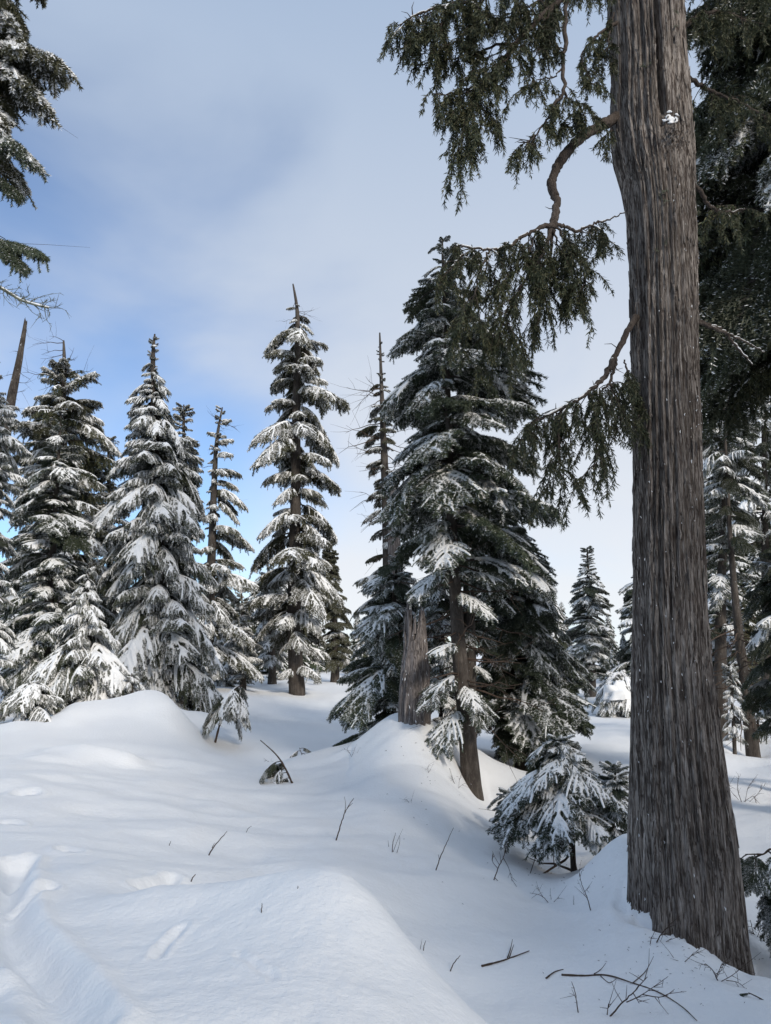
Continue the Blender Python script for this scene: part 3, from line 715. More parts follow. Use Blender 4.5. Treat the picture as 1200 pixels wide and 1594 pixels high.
    # loose bark strips standing off the trunk
    for px, py, w, h in ((1082,1300,.010,.14),(1090,1322,.008,.10),(1106,1215,.009,.12),(1040,1240,.008,.16),(1060,1010,.008,.13),(1004,880,.007,.14),(1050,760,.012,.13),(1115,1250,.009,.16),(1019,1395,.008,.12),(1125,1420,.010,.18),(1092,1060,.007,.15),(1000,640,.007,.13),(1046,560,.009,.16),(1071,690,.008,.15)):
        a = surf(px, py) - o0; mb = MB(); t = np.linspace(0, 1, 6)
        lift = .014 + .022 * t ** 2; x = a[0] + .012 * np.sin(t * 3) * rng.choice([-1, 1])
        c = np.stack([x, a[1] - lift, a[2] - h * t], 1); wd = w * np.array([.6, 1, 1, .9, .7, .25])[:, None]
        L_, R_ = c - np.array([1, 0, 0]) * wd, c + np.array([1, 0, 0]) * wd
        Vs = np.concatenate([L_, R_, L_ + [0, .004, 0], R_ + [0, .004, 0]]); f = []
        for k in range(5):
            f += [(k, k + 1, 7 + k, 6 + k), (12 + k, 18 + k, 19 + k, 13 + k), (k, 12 + k, 13 + k, k + 1), (6 + k, 7 + k, 19 + k, 18 + k)]
        mb.add(Vs, None, f); obj('bark_strip', mb.mesh('bark_strip', [M_CBARK], False), root)
    # limbs: traced in the picture plane with their own depth; sprays hang from them
    def limb(pts, r0, r1, hang=None, seed=0, hl=.30, snow=.0, dens=1.0, extra=(), parent=None, name='branch'):
        rg = np.random.RandomState(seed); w = np.array([P(a, b, y) for a, b, y in pts]) - o0
        c = spline(w, max(10, len(pts) * 6)); mb = MB(); k = len(c)
        c[1:-1] += rg.normal(size=(k - 2, 3)) * .006
        rr_ = .82 * np.linspace(r0, r1, k) * (1 + .16 * np.interp(np.arange(k), np.linspace(0, k - 1, max(3, k // 4)), rg.uniform(-1, 1, max(3, k // 4))))
        if r0 >= .018: rr_ *= 1 + .30 * np.exp(-np.linspace(0, 1, k) / .05)
        mb.tube(c, rr_, 9, 0)
        if r0 >= .03:
            for q in range(12):
                p, T = at(c, rg.uniform(.08, .95)); e = p + rg.normal(size=3) * np.array([.07, .05, .08]); m_ = (p + e) / 2 + rg.normal(size=3) * .012
                mb.tube(np.array([p, m_, e]), [.006, .004, .0015], 4)
        tw = []
        if hang is not None:
            t0, t1 = hang; n = int(dens * np.linalg.norm(np.diff(c, axis=0), axis=1).sum() * (t1 - t0) * 14) + 1
            s = np.linspace(0, 1, 7)[:, None]
            for q in range(n):
                t = t0 + (t1 - t0) * (q + rg.rand()) / n; p, T = at(c, min(t, .995)); L = hl * rg.uniform(.5, 1.35)
                a = rg.uniform(0, 6.28); d = T * rg.uniform(-.1, .8) + np.array([math.cos(a) * .75, math.sin(a) * .75, rg.uniform(-.35, .35)])
                sag = rg.uniform(.35, .95)
                qv = p + d * L * .8 * (s - .25 * s ** 2) + np.array([0, 0, -1]) * L * sag * s ** 1.8 + rg.normal(size=3) * .03 * s
                tw.append(qv[2:]); mb.tube(qv, np.linspace(.0048, .0014, 7), 4, 0, False)
                for _r in range(rg.randint(3, 7)):
                    p2, T2 = at(qv, rg.uniform(.15, .98)); l2 = rg.uniform(.05, .20) * (.6 + hl); a = rg.uniform(0, 6.28); d2 = T2 * rg.uniform(0, .6) + np.array([math.cos(a) * .6, math.sin(a) * .6, rg.uniform(-.3, .2)])
                    q2 = p2 + d2 * l2 * .8 * (s - .3 * s ** 2) + np.array([0, 0, -1]) * l2 * rg.uniform(.3, 1.1) * s ** 1.6; tw.append(q2); mb.tube(q2, np.linspace(.0026, .0009, 7), 3, 0, False)
        for ex in extra:
            e = spline(np.array([P(a, b, y) for a, b, y in ex]) - o0, 10); mb.tube(e, np.linspace(.008, .002, 10), 5, 0)
        b = obj(name, mb.mesh('cedar_limb', [M_LIMB], True), root)
        if tw:
            m2 = MB(); cedar_sprays(m2, tw, rg, .0145, .044, .0040, 0); obj('foliage', m2.mesh('cedar_foliage', [M_CED]), b)
        if snow > 0:
            m3 = MB(); i0 = int(k * .25); u = c[i0:] + np.array([0, 0, .5]) * np.linspace(r0, r1, k)[i0:, None] + [0, 0, .006]
            m3.tube(u, snow * wob(rg, len(u)), 7, 0, True, .6)
            for q in tw[::3]: m3.tube(q[:3] + [0, 0, .006], .008 * wob(rg, 3), 5, 0, True, .7)
            obj('snow', remesh(m3.mesh('limb_snow', [M_BSNOW]), .008, 'limb_snow'), b)['kind'] = 'stuff'
    y = 6.7
    # long bare crooked limb and the spray it carries
    limb([(958,182,6.6),(935,196,6.5),(905,214,6.4),(882,238,6.3),(867,262,6.25),(858,285,6.2),(864,305,6.2),(866,325,6.2),(860,350,6.2),(857,362,6.2)], .060, .040, seed=1)
    limb([(862,350,6.2),(838,356,6.15),(815,368,6.1),(792,383,6.05),(765,390,6.0),(738,387,6.0),(712,381,6.0)], .026, .006, (.12, 1.0), 2, .36, .012, 1.5)
    limb([(860,352,6.2),(845,395,6.1),(822,430,6.05),(800,470,6.0),(782,505,6.0),(770,520,6.0)], .022, .006, (.1, 1.0), 3, .40, 0, 2.0)
    limb([(862,352,6.2),(856,400,6.25),(846,450,6.25),(838,500,6.2)], .018, .005, (.1, 1.0), 4, .42, 0, 2.0)
    limb([(862,350,6.2),(880,352,6.25),(897,360,6.3),(915,352,6.35),(932,346,6.4),(950,342,6.5),(972,331,6.5)], .020, .006, (.1, .66), 5, .34, .008, 1.4)
    limb([(864,352,6.2),(885,380,6.15),(905,415,6.1),(912,440,6.1)], .016, .004, (.1, 1.0), 6, .36, 0, 1.9)
    limb([(930,346,6.4),(936,365,6.4),(930,400,6.4)], .008, .003, (.2, 1.0), 7, .16, 0, 1.2)
    limb([(762,389,6.0),(745,430,5.95),(735,470,5.9),(722,500,5.9)], .012, .004, (.05, 1.0), 8, .34, 0, 1.7)
    # upper left limbs
    limb([(1000,-120,6.6),(930,-60,6.3),(870,0,6.2),(813,57,6.1),(772,110,6.0),(743,153,5.95),(722,205,5.9),(710,238,5.9)], .045, .006, (.28, 1.0), 11, .34, 0, 1.35,
         [[(813,57,6.1),(770,85,6.05),(730,95,6.0)],[(772,110,6.0),(735,140,5.95),(700,148,5.9),(675,147,5.9)]])
    limb([(930,-60,6.2),(860,-50,6.1),(790,-22,6.0),(735,0,5.9),(690,10,5.85),(650,22,5.8),(620,40,5.8)], .030, .005, (.30, 1.0), 12, .36, .008, 2.0)
    limb([(800,68,6.1),(765,72,6.05),(730,85,6.0),(695,92,5.95),(668,85,5.9)], .016, .004, (.15, 1.0), 13, .26, 0, 1.7)
    limb([(772,110,6.0),(730,138,5.95),(700,146,5.9),(672,148,5.9)], .012, .004, (.2, 1.0), 14, .28, 0, 1.9)
    limb([(905,-70,6.3),(882,0,6.2),(880,60,6.15),(876,100,6.1),(877,143,6.05),(862,165,6.0),(848,190,6.0),(828,215,5.95),(810,228,5.95)], .030, .005, (.45, 1.0), 15, .24, 0, 1.0)
    limb([(876,105,6.1),(860,120,6.05),(835,125,6.0),(815,140,6.0)], .010, .003, (.35, 1.0), 16, .26, 0, 1.4)
    limb([(877,143,6.05),(892,160,6.1),(910,166,6.15),(925,178,6.2)], .010, .004, (.3, 1.0), 17, .26, 0, 1.5)
    limb([(960,35,6.5),(935,50,6.4),(915,70,6.35),(905,90,6.3),(915,115,6.3),(926,133,6.3)], .018, .004, (.05, 1.0), 18, .22, 0, 1.2)
    limb([(955,-40,6.5),(920,-20,6.4),(880,-10,6.3),(840,0,6.2),(815,18,6.1)], .03, .006, (.1, 1.0), 19, .30, 0, 1.7)
    limb([(870,0,6.2),(850,30,6.1),(838,60,6.05),(835,85,6.0)], .012, .004, (.1, 1.0), 20, .24, 0, 1.5)
    limb([(956,20,6.45),(948,60,6.4),(944,95,6.4)], .012, .004, (.1, 1.0), 21, .20, 0, 1.5)
    limb([(813,57,6.1),(790,90,6.0),(765,105,5.95),(735,112,5.9)], .012, .004, (.1, 1.0), 51, .28, 0, 1.8)
    limb([(760,-20,6.0),(740,25,5.95),(712,60,5.9),(690,75,5.85)], .012, .004, (.05, 1.0), 52, .28, 0, 2.0)
    limb([(720,-5,5.95),(695,28,5.85),(665,52,5.8),(642,62,5.8)], .012, .004, (.0, 1.0), 53, .26, 0, 2.2)
    limb([(820,-15,6.1),(800,20,6.0),(770,35,5.95),(735,45,5.9)], .012, .004, (.05, 1.0), 54, .30, 0, 2.2)
    limb([(743,153,5.95),(760,175,5.95),(772,190,5.95)], .008, .003, (.1, 1.0), 55, .22, 0, 1.6)
    limb([(722,205,5.9),(735,215,5.9),(748,222,5.9)], .006, .002, (.1, 1.0), 56, .18, 0, 1.6)
    limb([(745,152,5.95),(715,170,5.9),(690,178,5.88)], .008, .003, (.1, 1.0), 57, .24, 0, 2.0)
    limb([(840,20,6.1),(855,50,6.05),(868,72,6.05)], .008, .003, (.1, 1.0), 58, .22, 0, 1.6)
    limb([(912,165,6.2),(895,185,6.15),(872,196,6.1)], .008, .003, (.1, 1.0), 59, .2, 0, 1.6)
    limb([(940,190,6.5),(955,205,6.55)], .008, .003, (.1, 1.0), 60, .18, 0, 1.6)
    limb([(838,356,6.15),(820,395,6.1),(800,420,6.05),(770,440,6.0)], .012, .004, (.1, 1.0), 61, .34, 0, 2.0)
    limb([(862,362,6.2),(880,420,6.2),(885,460,6.2)], .012, .004, (.1, 1.0), 62, .34, 0, 2.2)
    limb([(738,387,6.0),(715,400,5.95),(700,420,5.9)], .008, .003, (.1, 1.0), 63, .26, .006, 2.0)
    # lower left limb
    limb([(990,494,6.6),(972,525,6.5),(958,553,6.4),(944,580,6.3),(926,603,6.2),(900,622,6.1),(872,638,6.05),(845,648,6.0)], .040, .010, (.52, 1.0), 31, .36, .014, 1.8)
    limb([(958,553,6.4),(956,575,6.35),(948,598,6.3),(930,612,6.2)], .020, .008, (.5, 1.0), 32, .36, 0, 1.5)
    limb([(950,598,6.3),(962,625,6.4),(968,660,6.4)], .014, .004, (.0, 1.0), 33, .36, 0, 2.4)
    limb([(915,610,6.15),(925,650,6.1),(930,690,6.1),(926,725,6.1)], .016, .004, (.0, 1.0), 34, .36, 0, 1.8)
    limb([(880,632,6.05),(870,670,6.0),(872,710,5.95),(878,745,5.95)], .014, .004, (.0, 1.0), 35, .34, 0, 1.8)
    limb([(848,648,6.0),(825,665,5.95),(812,685,5.9)], .012, .004, (.0, 1.0), 36, .34, 0, 1.9)
    limb([(972,560,6.5),(978,590,6.45),(979,625,6.45)], .010, .004, (.2, 1.0), 37, .28, 0, 2.2)
    # limbs to the right of the trunk
    limb([(1062,112,6.75),(1085,130,6.8),(1108,142,6.9),(1150,160,7.0),(1210,190,7.1)], .035, .010, (.3, 1.0), 41, .34, 0, 1.5)
    limb([(1074,285,6.75),(1092,300,6.8),(1104,320,6.9),(1125,330,7.0),(1160,325,7.1)], .035, .008, (.5, 1.0), 42, .34, .008, 1.4)
    limb([(1080,500,6.75),(1105,506,6.8),(1130,518,6.85),(1150,545,6.9),(1172,568,6.95)], .028, .006, None, 43, .3, .012)
    limb([(1082,500,6.7),(1115,512,6.8),(1150,528,6.9),(1190,548,7.0)], .022, .006, None, 44, .3, .010)
    limb([(1066,40,6.8),(1095,20,6.9),(1130,20,7.0),(1170,35,7.1)], .03, .006, (.1, 1.0), 45, .36, 0, 1.7)
    limb([(1064,-40,6.8),(1110,-50,6.9),(1160,-30,7.0),(1220,0,7.1)], .03, .006, (.2, 1.0), 46, .34, 0, 1.6)
    # high crown above the frame
    for k in range(60):
        z = P(600, -40, Y)[2] + 1.6 + k * .21 - o0[2]; a = k * 2.4 + rng.uniform(-.3, .3); pr = PROTO[('weep', 'hang')][k % 3]
        L = np.interp(k, [0, 20, 60], [2.6, 3.0, .7]) * rng.uniform(.8, 1.15); S = L / pr['reach']
        b = obj('branch', pr['mesh'], root, (cx[-1] - o0[0] - .01 * k, 0, z)); b.rotation_euler = (rng.uniform(-.2, .2), rng.uniform(-.1, .1), a); b.scale = (S, S, S)
    top = trunk_mesh(np.array([[cx[-1] - o0[0], 0, zz[-1] - o0[2] - .3], [cx[-1] - o0[0] - .3, 0, zz[-1] - o0[2] + 6], [cx[-1] - o0[0] - .6, 0, zz[-1] - o0[2] + 14]]), [rad[-1] * .99, rad[-1] * .6, .05], M_CBARK, 24, .05)
    obj('trunk', top, root)
cedar()

# ------------------------------------------------------------------ trees (crown outlines traced at each tree's depth)
T1 = conifer('tall dark fir behind the broken grey stump, crown brushing the cedar sprays', 'tree', [(740,1226),(718,1050),(705,860),(698,640),(688,372)], 13.2,
    [(374,685,691),(390,672,705),(412,655,735),(440,655,745),(465,640,745),(490,618,752),(515,640,765),(545,604,785),(575,635,800),(600,606,815),(640,600,825),(690,605,835),(740,612,850),(785,612,862),(830,625,858),(880,640,855),(930,660,800)],
    .17, 'fir', .34, 5, .9, 1, lens=1.05, twigs=30, twig_zone=(.2, .5), bare_top=.08, hangp=.2, fat=1.15, heavy=.4)
for tip, dr, v in (((676,1018),'flat',0),((742,1105),'droop',0),((752,1128),'hang',1),((690,1168),'hang',0),((664,1100),'droop',1),((780,905),'flat',1),((758,960),'droop',0),((650,930),'droop',0)):
    add_bough(T1, tip, 12.6, 'fir', dr, v, 0, True, 1.1)
conifer('slim dark trunk of a second fir close behind the tall fir', 'tree', [(727,1185),(730,1020),(728,870),(720,740),(716,640)], 14.6,
    [(650,700,735),(740,680,770),(850,690,790),(930,690,800),(1000,690,775),(1080,695,770)], .17, 'fir', .38, 5, .7, 2, twigs=12, hangp=.2)
conifer('dense bushy fir right of the tall fir, skirts reaching the snow', 'tree', [(812,1192),(806,1000),(785,870),(775,770)], 16.4,
    [(772,760,790),(820,742,812),(870,738,850),(920,735,862),(970,732,868),(1010,738,878),(1050,742,892),(1090,735,910),(1130,742,908),(1160,755,895),(1192,770,880)], .17, 'fir', .25, 7, .50, 3, hangp=.35, fat=1.3)
conifer('low spreading fir left of the grey stump, lowest boughs over the snow', 'tree', [(604,1165),(608,1050),(612,960),(618,868)], 15.4,
    [(868,610,625),(900,585,650),(950,562,655),(1000,548,660),(1050,528,668),(1090,505,660),(1120,500,625),(1165,525,600)], .13, 'fir', .25, 7, .85, 4, hangp=.25, fat=1.25)
conifer('fir boughs packed between the stump and the tall fir trunk', 'tree', [(690,1160),(688,1000),(682,880)], 14.4,
    [(885,665,700),(930,648,712),(990,645,722),(1040,650,722),(1090,658,718),(1150,662,712)], .10, 'fir', .22, 7, .8, 5, hangp=.45, fat=1.3)
conifer('slender lichen-hung hemlock with a needle-thin top left of the tall fir', 'tree', [(612,1100),(606,900),(600,760),(595,640),(591,518)], 23,
    [(520,589,594),(565,586,598),(595,582,606),(625,566,612),(650,560,614),(690,560,618),(725,564,622),(765,572,622),(800,570,640),(850,564,645),(900,560,650),(950,556,650),(1000,555,650),(1050,560,640)],
    .24, 'clump', .62, 5, .85, 6, name='hemlock_tree', twigs=30, twig_zone=(.4, .85), bare_top=.5, minL=.14)
conifer('tall open hemlock with crooked bare tip standing alone mid-slope', 'tree', [(463,1085),(458,950),(460,800),(461,640),(463,520),(462,478),(456,442)], 38,
    [(444,451,463),(455,452,464),(478,449,470),(498,436,480),(520,440,488),(545,404,512),(562,425,505),(578,408,512),(600,405,528),(628,402,545),(655,430,528),(676,420,522),(700,392,532),(718,390,538),(745,420,528),(770,432,505),(800,428,512),(830,398,525),(870,388,528),(910,385,525),(950,400,520),(985,415,515),(1020,450,512),(1055,442,505),(1080,445,500)],
    .38, 'clump', 1.18, 5, 1.0, 7, name='hemlock_tree', toprise=.05, bare_top=1.6, lens=1.14, minL=.3, zsc=1.2, twigs=16, twig_zone=(.3, .97), fat=1.05)
conifer('thin tree with forked open top between the two hemlocks', 'tree', [(322,1062),(326,940),(330,850),(334,740),(338,680),(346,634)], 36,
    [(634,334,352),(650,326,358),(672,320,368),(690,332,360),(706,326,374),(735,332,374),(765,332,376),(800,334,384),(830,328,398),(860,324,398),(890,324,398),(925,316,400),(960,312,410),(1000,318,408),(1045,320,400)],
    .30, 'clump', .95, 6, 1.0, 8, name='hemlock_tree', bare_top=.3, minL=.35, skip=.08, zsc=1.2, twigs=14, twig_zone=(.4, .95), fat=.95)
conifer('full snow-laden hemlock with thin whip top on the left', 'tree', [(262,1125),(254,980),(246,820),(240,660),(238,560),(241,520)], 23,
    [(522,238,243),(545,232,244),(570,226,246),(600,216,256),(635,196,260),(660,198,268),(690,180,292),(730,173,302),(780,175,308),(830,178,308),(880,172,312),(930,174,322),(980,172,330),(1020,186,334),(1060,205,338),(1100,225,332),(1140,262,325)],
    .24, 'hemlock', .37, 6, .98, 9, name='hemlock_tree', toprise=.10, bare_top=.15, hangp=.14, lens=1.14, zsc=1.15, fat=1.2)
conifer('brownish hemlock tucked behind the right side of the snow-laden hemlock', 'tree', [(290,1085),(288,900),(286,760),(286,630)], 28,
    [(632,270,298),(655,258,306),(700,256,316),(760,252,320),(850,252,326),(950,250,332),(1060,250,338)], .26, 'clump', .55, 6, 1.0, 10, name='hemlock_tree', toprise=.1, minL=.3)
conifer('olive cedar with a dead spike top at the left, sky showing through', 'tree', [(106,1085),(102,900),(98,740),(97,620),(100,570),(99,530)], 27,
    [(573,84,124),(590,62,144),(620,50,148),(650,42,160),(690,30,164),(740,36,166),(800,40,172),(860,42,176),(930,36,178),(1000,40,175),(1075,50,165)],
    .28, 'clump', .55, 6, .85, 11, name='cedar_tree', bare_top=.1, skip=.06, minL=.35, weepp=.3, lens=1.15, twigs=14, twig_zone=(.6, 1.0), toprise=.1)
conifer('narrow fir with heavy snow pads in front of the spike-topped cedar', 'tree', [(68,1092),(76,950),(86,800),(95,640)], 22,
    [(645,90,102),(675,78,112),(705,66,122),(745,58,124),(785,30,114),(830,26,130),(880,16,122),(930,6,112),(980,2,110),(1030,0,118),(1090,8,112)], .18, 'fir', .38, 6, .95, 12, hangp=.15, heavy=.8, fat=1.2, lens=1.15)
conifer('snowy fir cut by the left edge, boughs stepping into the frame', 'tree', [(-14,1110),(-12,900),(-10,720),(-12,560)], 18,
    [(560,-20,-4),(610,-45,12),(650,-60,32),(690,-70,42),(720,-75,46),(760,-70,24),(830,-75,20),(900,-75,24),(960,-75,22),(1040,-70,28),(1080,-60,22)], .2, 'hemlock', .45, 6, .95, 13)
conifer('small pointed hemlock bowed with snow in front of the big hemlock', 'tree', [(140,1112),(138,1020),(136,940),(137,884)], 18.5,
    [(886,134,140),(915,118,150),(945,98,160),(985,82,176),(1025,70,196),(1060,64,212),(1112,78,212)], .08, 'hemlock', .30, 6, 1.0, 14, name='hemlock_tree', hangp=.3, zsc=1.25, fat=1.2)
conifer('half-buried sapling drooping under snow near the left edge', 'sapling', [(46,1132),(50,1100),(52,1062)], 16.4,
    [(1058,44,60),(1075,22,84),(1095,8,108),(1118,4,118)], .05, 'hemlock', .16, 6, 1.0, 15, name='sapling', hangp=.6, zsc=1.1)
conifer('drooping olive cedar between the spike-topped cedar and the snow-laden hemlock', 'tree', [(176,1085),(172,900),(168,680)], 29,
    [(684,160,176),(730,146,190),(800,136,200),(880,132,206),(960,130,208),(1040,134,206)], .24, 'clump', .5, 7, .9, 51, name='cedar_tree', weepp=.45, minL=.4, fat=1.2)
conifer('frosted hemlock with a dark trunk directly left of the lone hemlock', 'tree', [(424,1078),(422,960),(416,868)], 44,
    [(870,410,422),(900,398,438),(950,392,450),(1000,394,452),(1050,402,446)], .28, 'hemlock', .6, 6, 1.0, 52, name='hemlock_tree', minL=.5, fat=1.3)
conifer('snow-covered fir right of the thin forked tree, top level with its lowest boughs', 'tree', [(378,1085),(378,1000),(376,918)], 38,
    [(920,372,380),(950,362,390),(990,354,400),(1035,350,408),(1070,354,402)], .2, 'hemlock', .5, 7, 1.0, 53, minL=.35, fat=1.3)
conifer('broad snowy fir between the thin forked tree and the big hemlock skirts', 'tree', [(345,1085),(344,1000),(342,900)], 40,
    [(902,336,348),(940,322,362),(990,314,370),(1040,312,374),(1072,318,370)], .2, 'hemlock', .5, 7, 1.0, 54, minL=.35, fat=1.3)
conifer('snow-tufted sapling at the foot of the left hemlock', 'sapling', [(205,1100),(205,1075),(205,1048)], 18.2, [(1050,198,212),(1070,186,222),(1090,184,226)], .05, 'hemlock', .2, 5, 1.0, 16, name='sapling', hangp=.3)
conifer('dark olive snowless conifer right of the lone hemlock', 'tree', [(522,1062),(520,960),(512,840)], 46,
    [(842,506,516),(875,500,530),(910,502,538),(950,502,546),(995,502,552),(1035,506,550)], .3, 'clump', .48, 7, .08, 17, minL=.5, zsc=1.3, fat=1.4)
conifer('symmetrical snowy fir standing by itself left of the cedar trunk', 'tree', [(920,1082),(918,980),(914,852)], 33,
    [(854,911,917),(875,904,926),(900,897,934),(930,890,943),(960,886,950),(1000,887,950),(1035,892,946),(1060,900,940)], .24, 'fir', .34, 7, .95, 18, minL=.3, fat=1.5, lens=1.12)
conifer('snowy fir half hidden behind the left edge of the cedar trunk', 'tree', [(1010,1105),(1008,1000),(1004,870)], 27,
    [(872,998,1010),(900,978,1030),(930,966,1045),(960,960,1050),(1000,952,1055),(1050,950,1060),(1100,955,1060)], .24, 'fir', .42, 7, .95, 19, fat=1.3)
conifer('squat bush-like fir buried under a dome of snow left of the cedar trunk', 'shrub', [(962,1108),(962,1080),(962,1046)], 26,
    [(1050,950,974),(1064,940,984),(1084,930,992),(1108,928,996),(1118,934,990)], .06, 'hemlock', .13, 10, 1.0, 20, name='shrub', hangp=.2, zsc=1.3, lens=1.2, heavy=1.0, fat=1.3)
def dome():
    sh = [o for o in bpy.data.objects if o.name.startswith('shrub') and o.parent is None][0]
    c = P(961, 1084, 25.6) - np.array(sh.location); n, m = 14, 22; V = [[c[0], c[1], c[2] + .48]]
    for i in range(1, n):
        a = i / (n - 1) * 1.75
        for j in range(m):
            b = j / m * 2 * math.pi; k = 1 + .5 * float(vnoise(np.array([b * 1.6]), np.array([a * 2.2]))[0]) + (.18 * math.sin(j * 2.3) if i > n - 5 else 0)
            V.append([c[0] + .44 * k * math.sin(a) * math.cos(b), c[1] + .44 * k * math.sin(a) * math.sin(b), c[2] + .48 * k * math.cos(a)])
    f4 = [(1 + i * m + j, 1 + i * m + (j + 1) % m, 1 + (i + 1) * m + (j + 1) % m, 1 + (i + 1) * m + j) for i in range(n - 2) for j in range(m)]
    f3 = [(0, 1 + (j + 1) % m, 1 + j) for j in range(m)]
    obj('snow', build_mesh('snow_dome', np.array(V), f3, np.array(f4)[:, ::-1], [M_BSNOW], smooth=True), sh)
dome()
# right of the cedar
conifer('dark drooping conifer behind the cedar trunk, filling the upper right edge', 'tree', [(1300,1330),(1296,1000),(1286,600),(1276,200),(1266,-160)], 10.5,
    [(-120,1080,1420),(0,1060,1440),(120,1060,1450),(250,1050,1450),(400,1055,1450),(520,1060,1450),(640,1075,1450),(760,1095,1450),(860,1100,1450),(960,1115,1450),(1030,1135,1450),(1080,1160,1450)],
    .26, 'hemlock', .25, 7, .22, 21, name='hemlock_tree', hangp=.45, weepp=.4, toprise=0.0, fat=1.2)
conifer('snow-padded fir glimpsed right of the cedar trunk at mid height', 'tree', [(1118,1130),(1122,950),(1128,780),(1132,520)], 19,
    [(540,1120,1145),(620,1095,1170),(720,1085,1185),(800,1080,1185),(860,1082,1180),(920,1085,1170),(990,1095,1165)], .18, 'fir', .5, 6, .97, 22, fat=1.15)
conifer('bare leaning trunk with frosted dead twigs right of the cedar', 'tree', [(1173,1172),(1163,1090),(1150,985),(1136,830),(1125,600)], 17.5,
    [(640,1070,1170),(740,1075,1180),(820,1085,1190),(880,1100,1190)], .17, 'hemlock', .6, 5, .6, 23, name='hemlock_tree', twigs=46, twig_zone=(.18, .55), hangp=.3)
conifer('young snowy fir leaning on the bare trunk right of the cedar', 'tree', [(1142,1166),(1140,1100),(1136,1036)], 17.0,
    [(1038,1132,1140),(1065,1126,1150),(1095,1123,1158),(1130,1124,1162),(1155,1128,1160)], .05, 'hemlock', .22, 6, 1.0, 24, hangp=.2, zsc=1.2)
conifer('small snow-dusted fir at the right edge beyond the bare trunk', 'tree', [(1180,1172),(1180,1140),(1178,1066)], 18.5,
    [(1068,1172,1184),(1090,1162,1194),(1120,1158,1200),(1150,1160,1204)], .05, 'fir', .24, 5, .95, 25)
conifer('dark fir skirt at the right edge above the twiggy snowbank', 'tree', [(1230,1230),(1230,1000),(1226,820)], 12.5,
    [(830,1200,1250),(900,1165,1290),(960,1150,1300),(1040,1160,1300),(1100,1172,1300),(1150,1178,1300)], .14, 'hemlock', .27, 7, .3, 26, name='hemlock_tree', hangp=.4, fat=1.2)
conifer('straight trunk at the far right edge among dark boughs', 'tree', [(1196,1135),(1194,1000),(1190,760),(1186,420)], 24,
    [(430,1160,1215),(560,1130,1240),(700,1125,1250),(800,1120,1250),(900,1130,1250)], .22, 'hemlock', .7, 5, .7, 27, name='hemlock_tree', twigs=20, twig_zone=(.1, .4))
# little fir beside the cedar
conifer('little snow-capped fir on a thin dark stem left of the cedar foot', 'tree', [(892,1354),(889,1270),(884,1200),(872,1150)], 9.3,
    [(1150,862,884),(1168,838,902),(1195,834,918),(1220,812,940),(1250,790,962),(1275,776,974),(1292,790,962)], .036, 'fir', .10, 7, .97, 28, hangp=.12, zsc=1.0, fat=1.1, lens=1.05, twigs=6, twig_zone=(.1, .3), toprise=.1, heavy=.9)
conifer('low fir tuft poking out of the snow left of the little fir', 'sapling', [(800,1290),(797,1262),(792,1232)], 11.0,
    [(1232,778,806),(1248,764,822),(1275,762,832),(1305,770,826)], .02, 'fir', .12, 7, .8, 29, name='sapling')
conifer('short upright fir shoots between the little fir and the cedar', 'sapling', [(952,1325),(955,1260),(958,1196)], 9.0,
    [(1196,954,962),(1220,946,970),(1250,936,976),(1290,930,978),(1340,932,975)], .016, 'fir', .085, 6, .6, 30, name='sapling')
# overhanging conifer at the top left
T31 = conifer('conifer outside the left edge whose snowy boughs hang into the top left corner', 'tree', [(-92,1150),(-90,800),(-88,400),(-84,-120)], 12.5,
    [(-60,-190,50),(0,-200,84),(45,-200,82),(88,-200,96),(125,-200,60),(160,-200,58),(210,-200,36),(240,-200,40),(285,-200,10)],
    .22, 'clump', .44, 6, .45, 31, hangp=.25, toprise=0, lens=.86, fat=1.1, twigs=30, twig_zone=(.62, .9))

for tip, k, dr, v, f_ in (((92,92),'clump','flat',1,.8),((60,150),'clump','droop',1,.8),((44,250),'fir','droop',1,.7),((20,305),'fir','droop',2,.6),((58,392),'fir','flat',2,.35),((30,418),'fir','droop',2,.4)):
    add_bough(T31, tip, 12.0, k, dr, v, 0, v < 2, f_)
def bare_bough():
    o0 = np.array(T31.location); rng = np.random.RandomState(4); c = spline(np.array([P(a, b_, y) for a, b_, y in ((-88,415,12.5),(-40,432,12.2),(0,448,12.0),(30,466,12.0),(52,474,11.9),(76,480,11.9))]) - o0, 26)
    mb = MB(); mb.tube(c, np.linspace(.04, .008, 26), 6)
    for q in range(34):
        t = rng.uniform(.35, 1); p, T = at(c, min(t, .99)); L = rng.uniform(.12, .42); d = T * .5 + rng.normal(size=3) * np.array([.5, .5, .55]) + [0, 0, .2]; e = p + d * L; m_ = (p + e) / 2 + rng.normal(size=3) * .04
        q_ = spline(np.array([p, m_, e]), 7); mb.tube(q_, np.linspace(.008, .002, 7), 4)
        for w in range(5):
            p2, T2 = at(q_, rng.uniform(.3, 1) * .99); e2 = p2 + (T2 * .6 + rng.normal(size=3) * .6) * rng.uniform(.05, .14); mb.tube(np.array([p2, (p2 + e2) / 2, e2]), [.005, .004, .0015], 3)
    b = obj('branch', mb.mesh('bare_branch', [M_LICHEN], True), T31); sn = MB(); u = c[8:] + [0, 0, .022]; sn.tube(u, .02 * wob(rng, len(u)), 6, 0, True, .7)
    obj('snow', sn.mesh('bare_branch_snow', [M_BSNOW], True), b)
bare_bough()
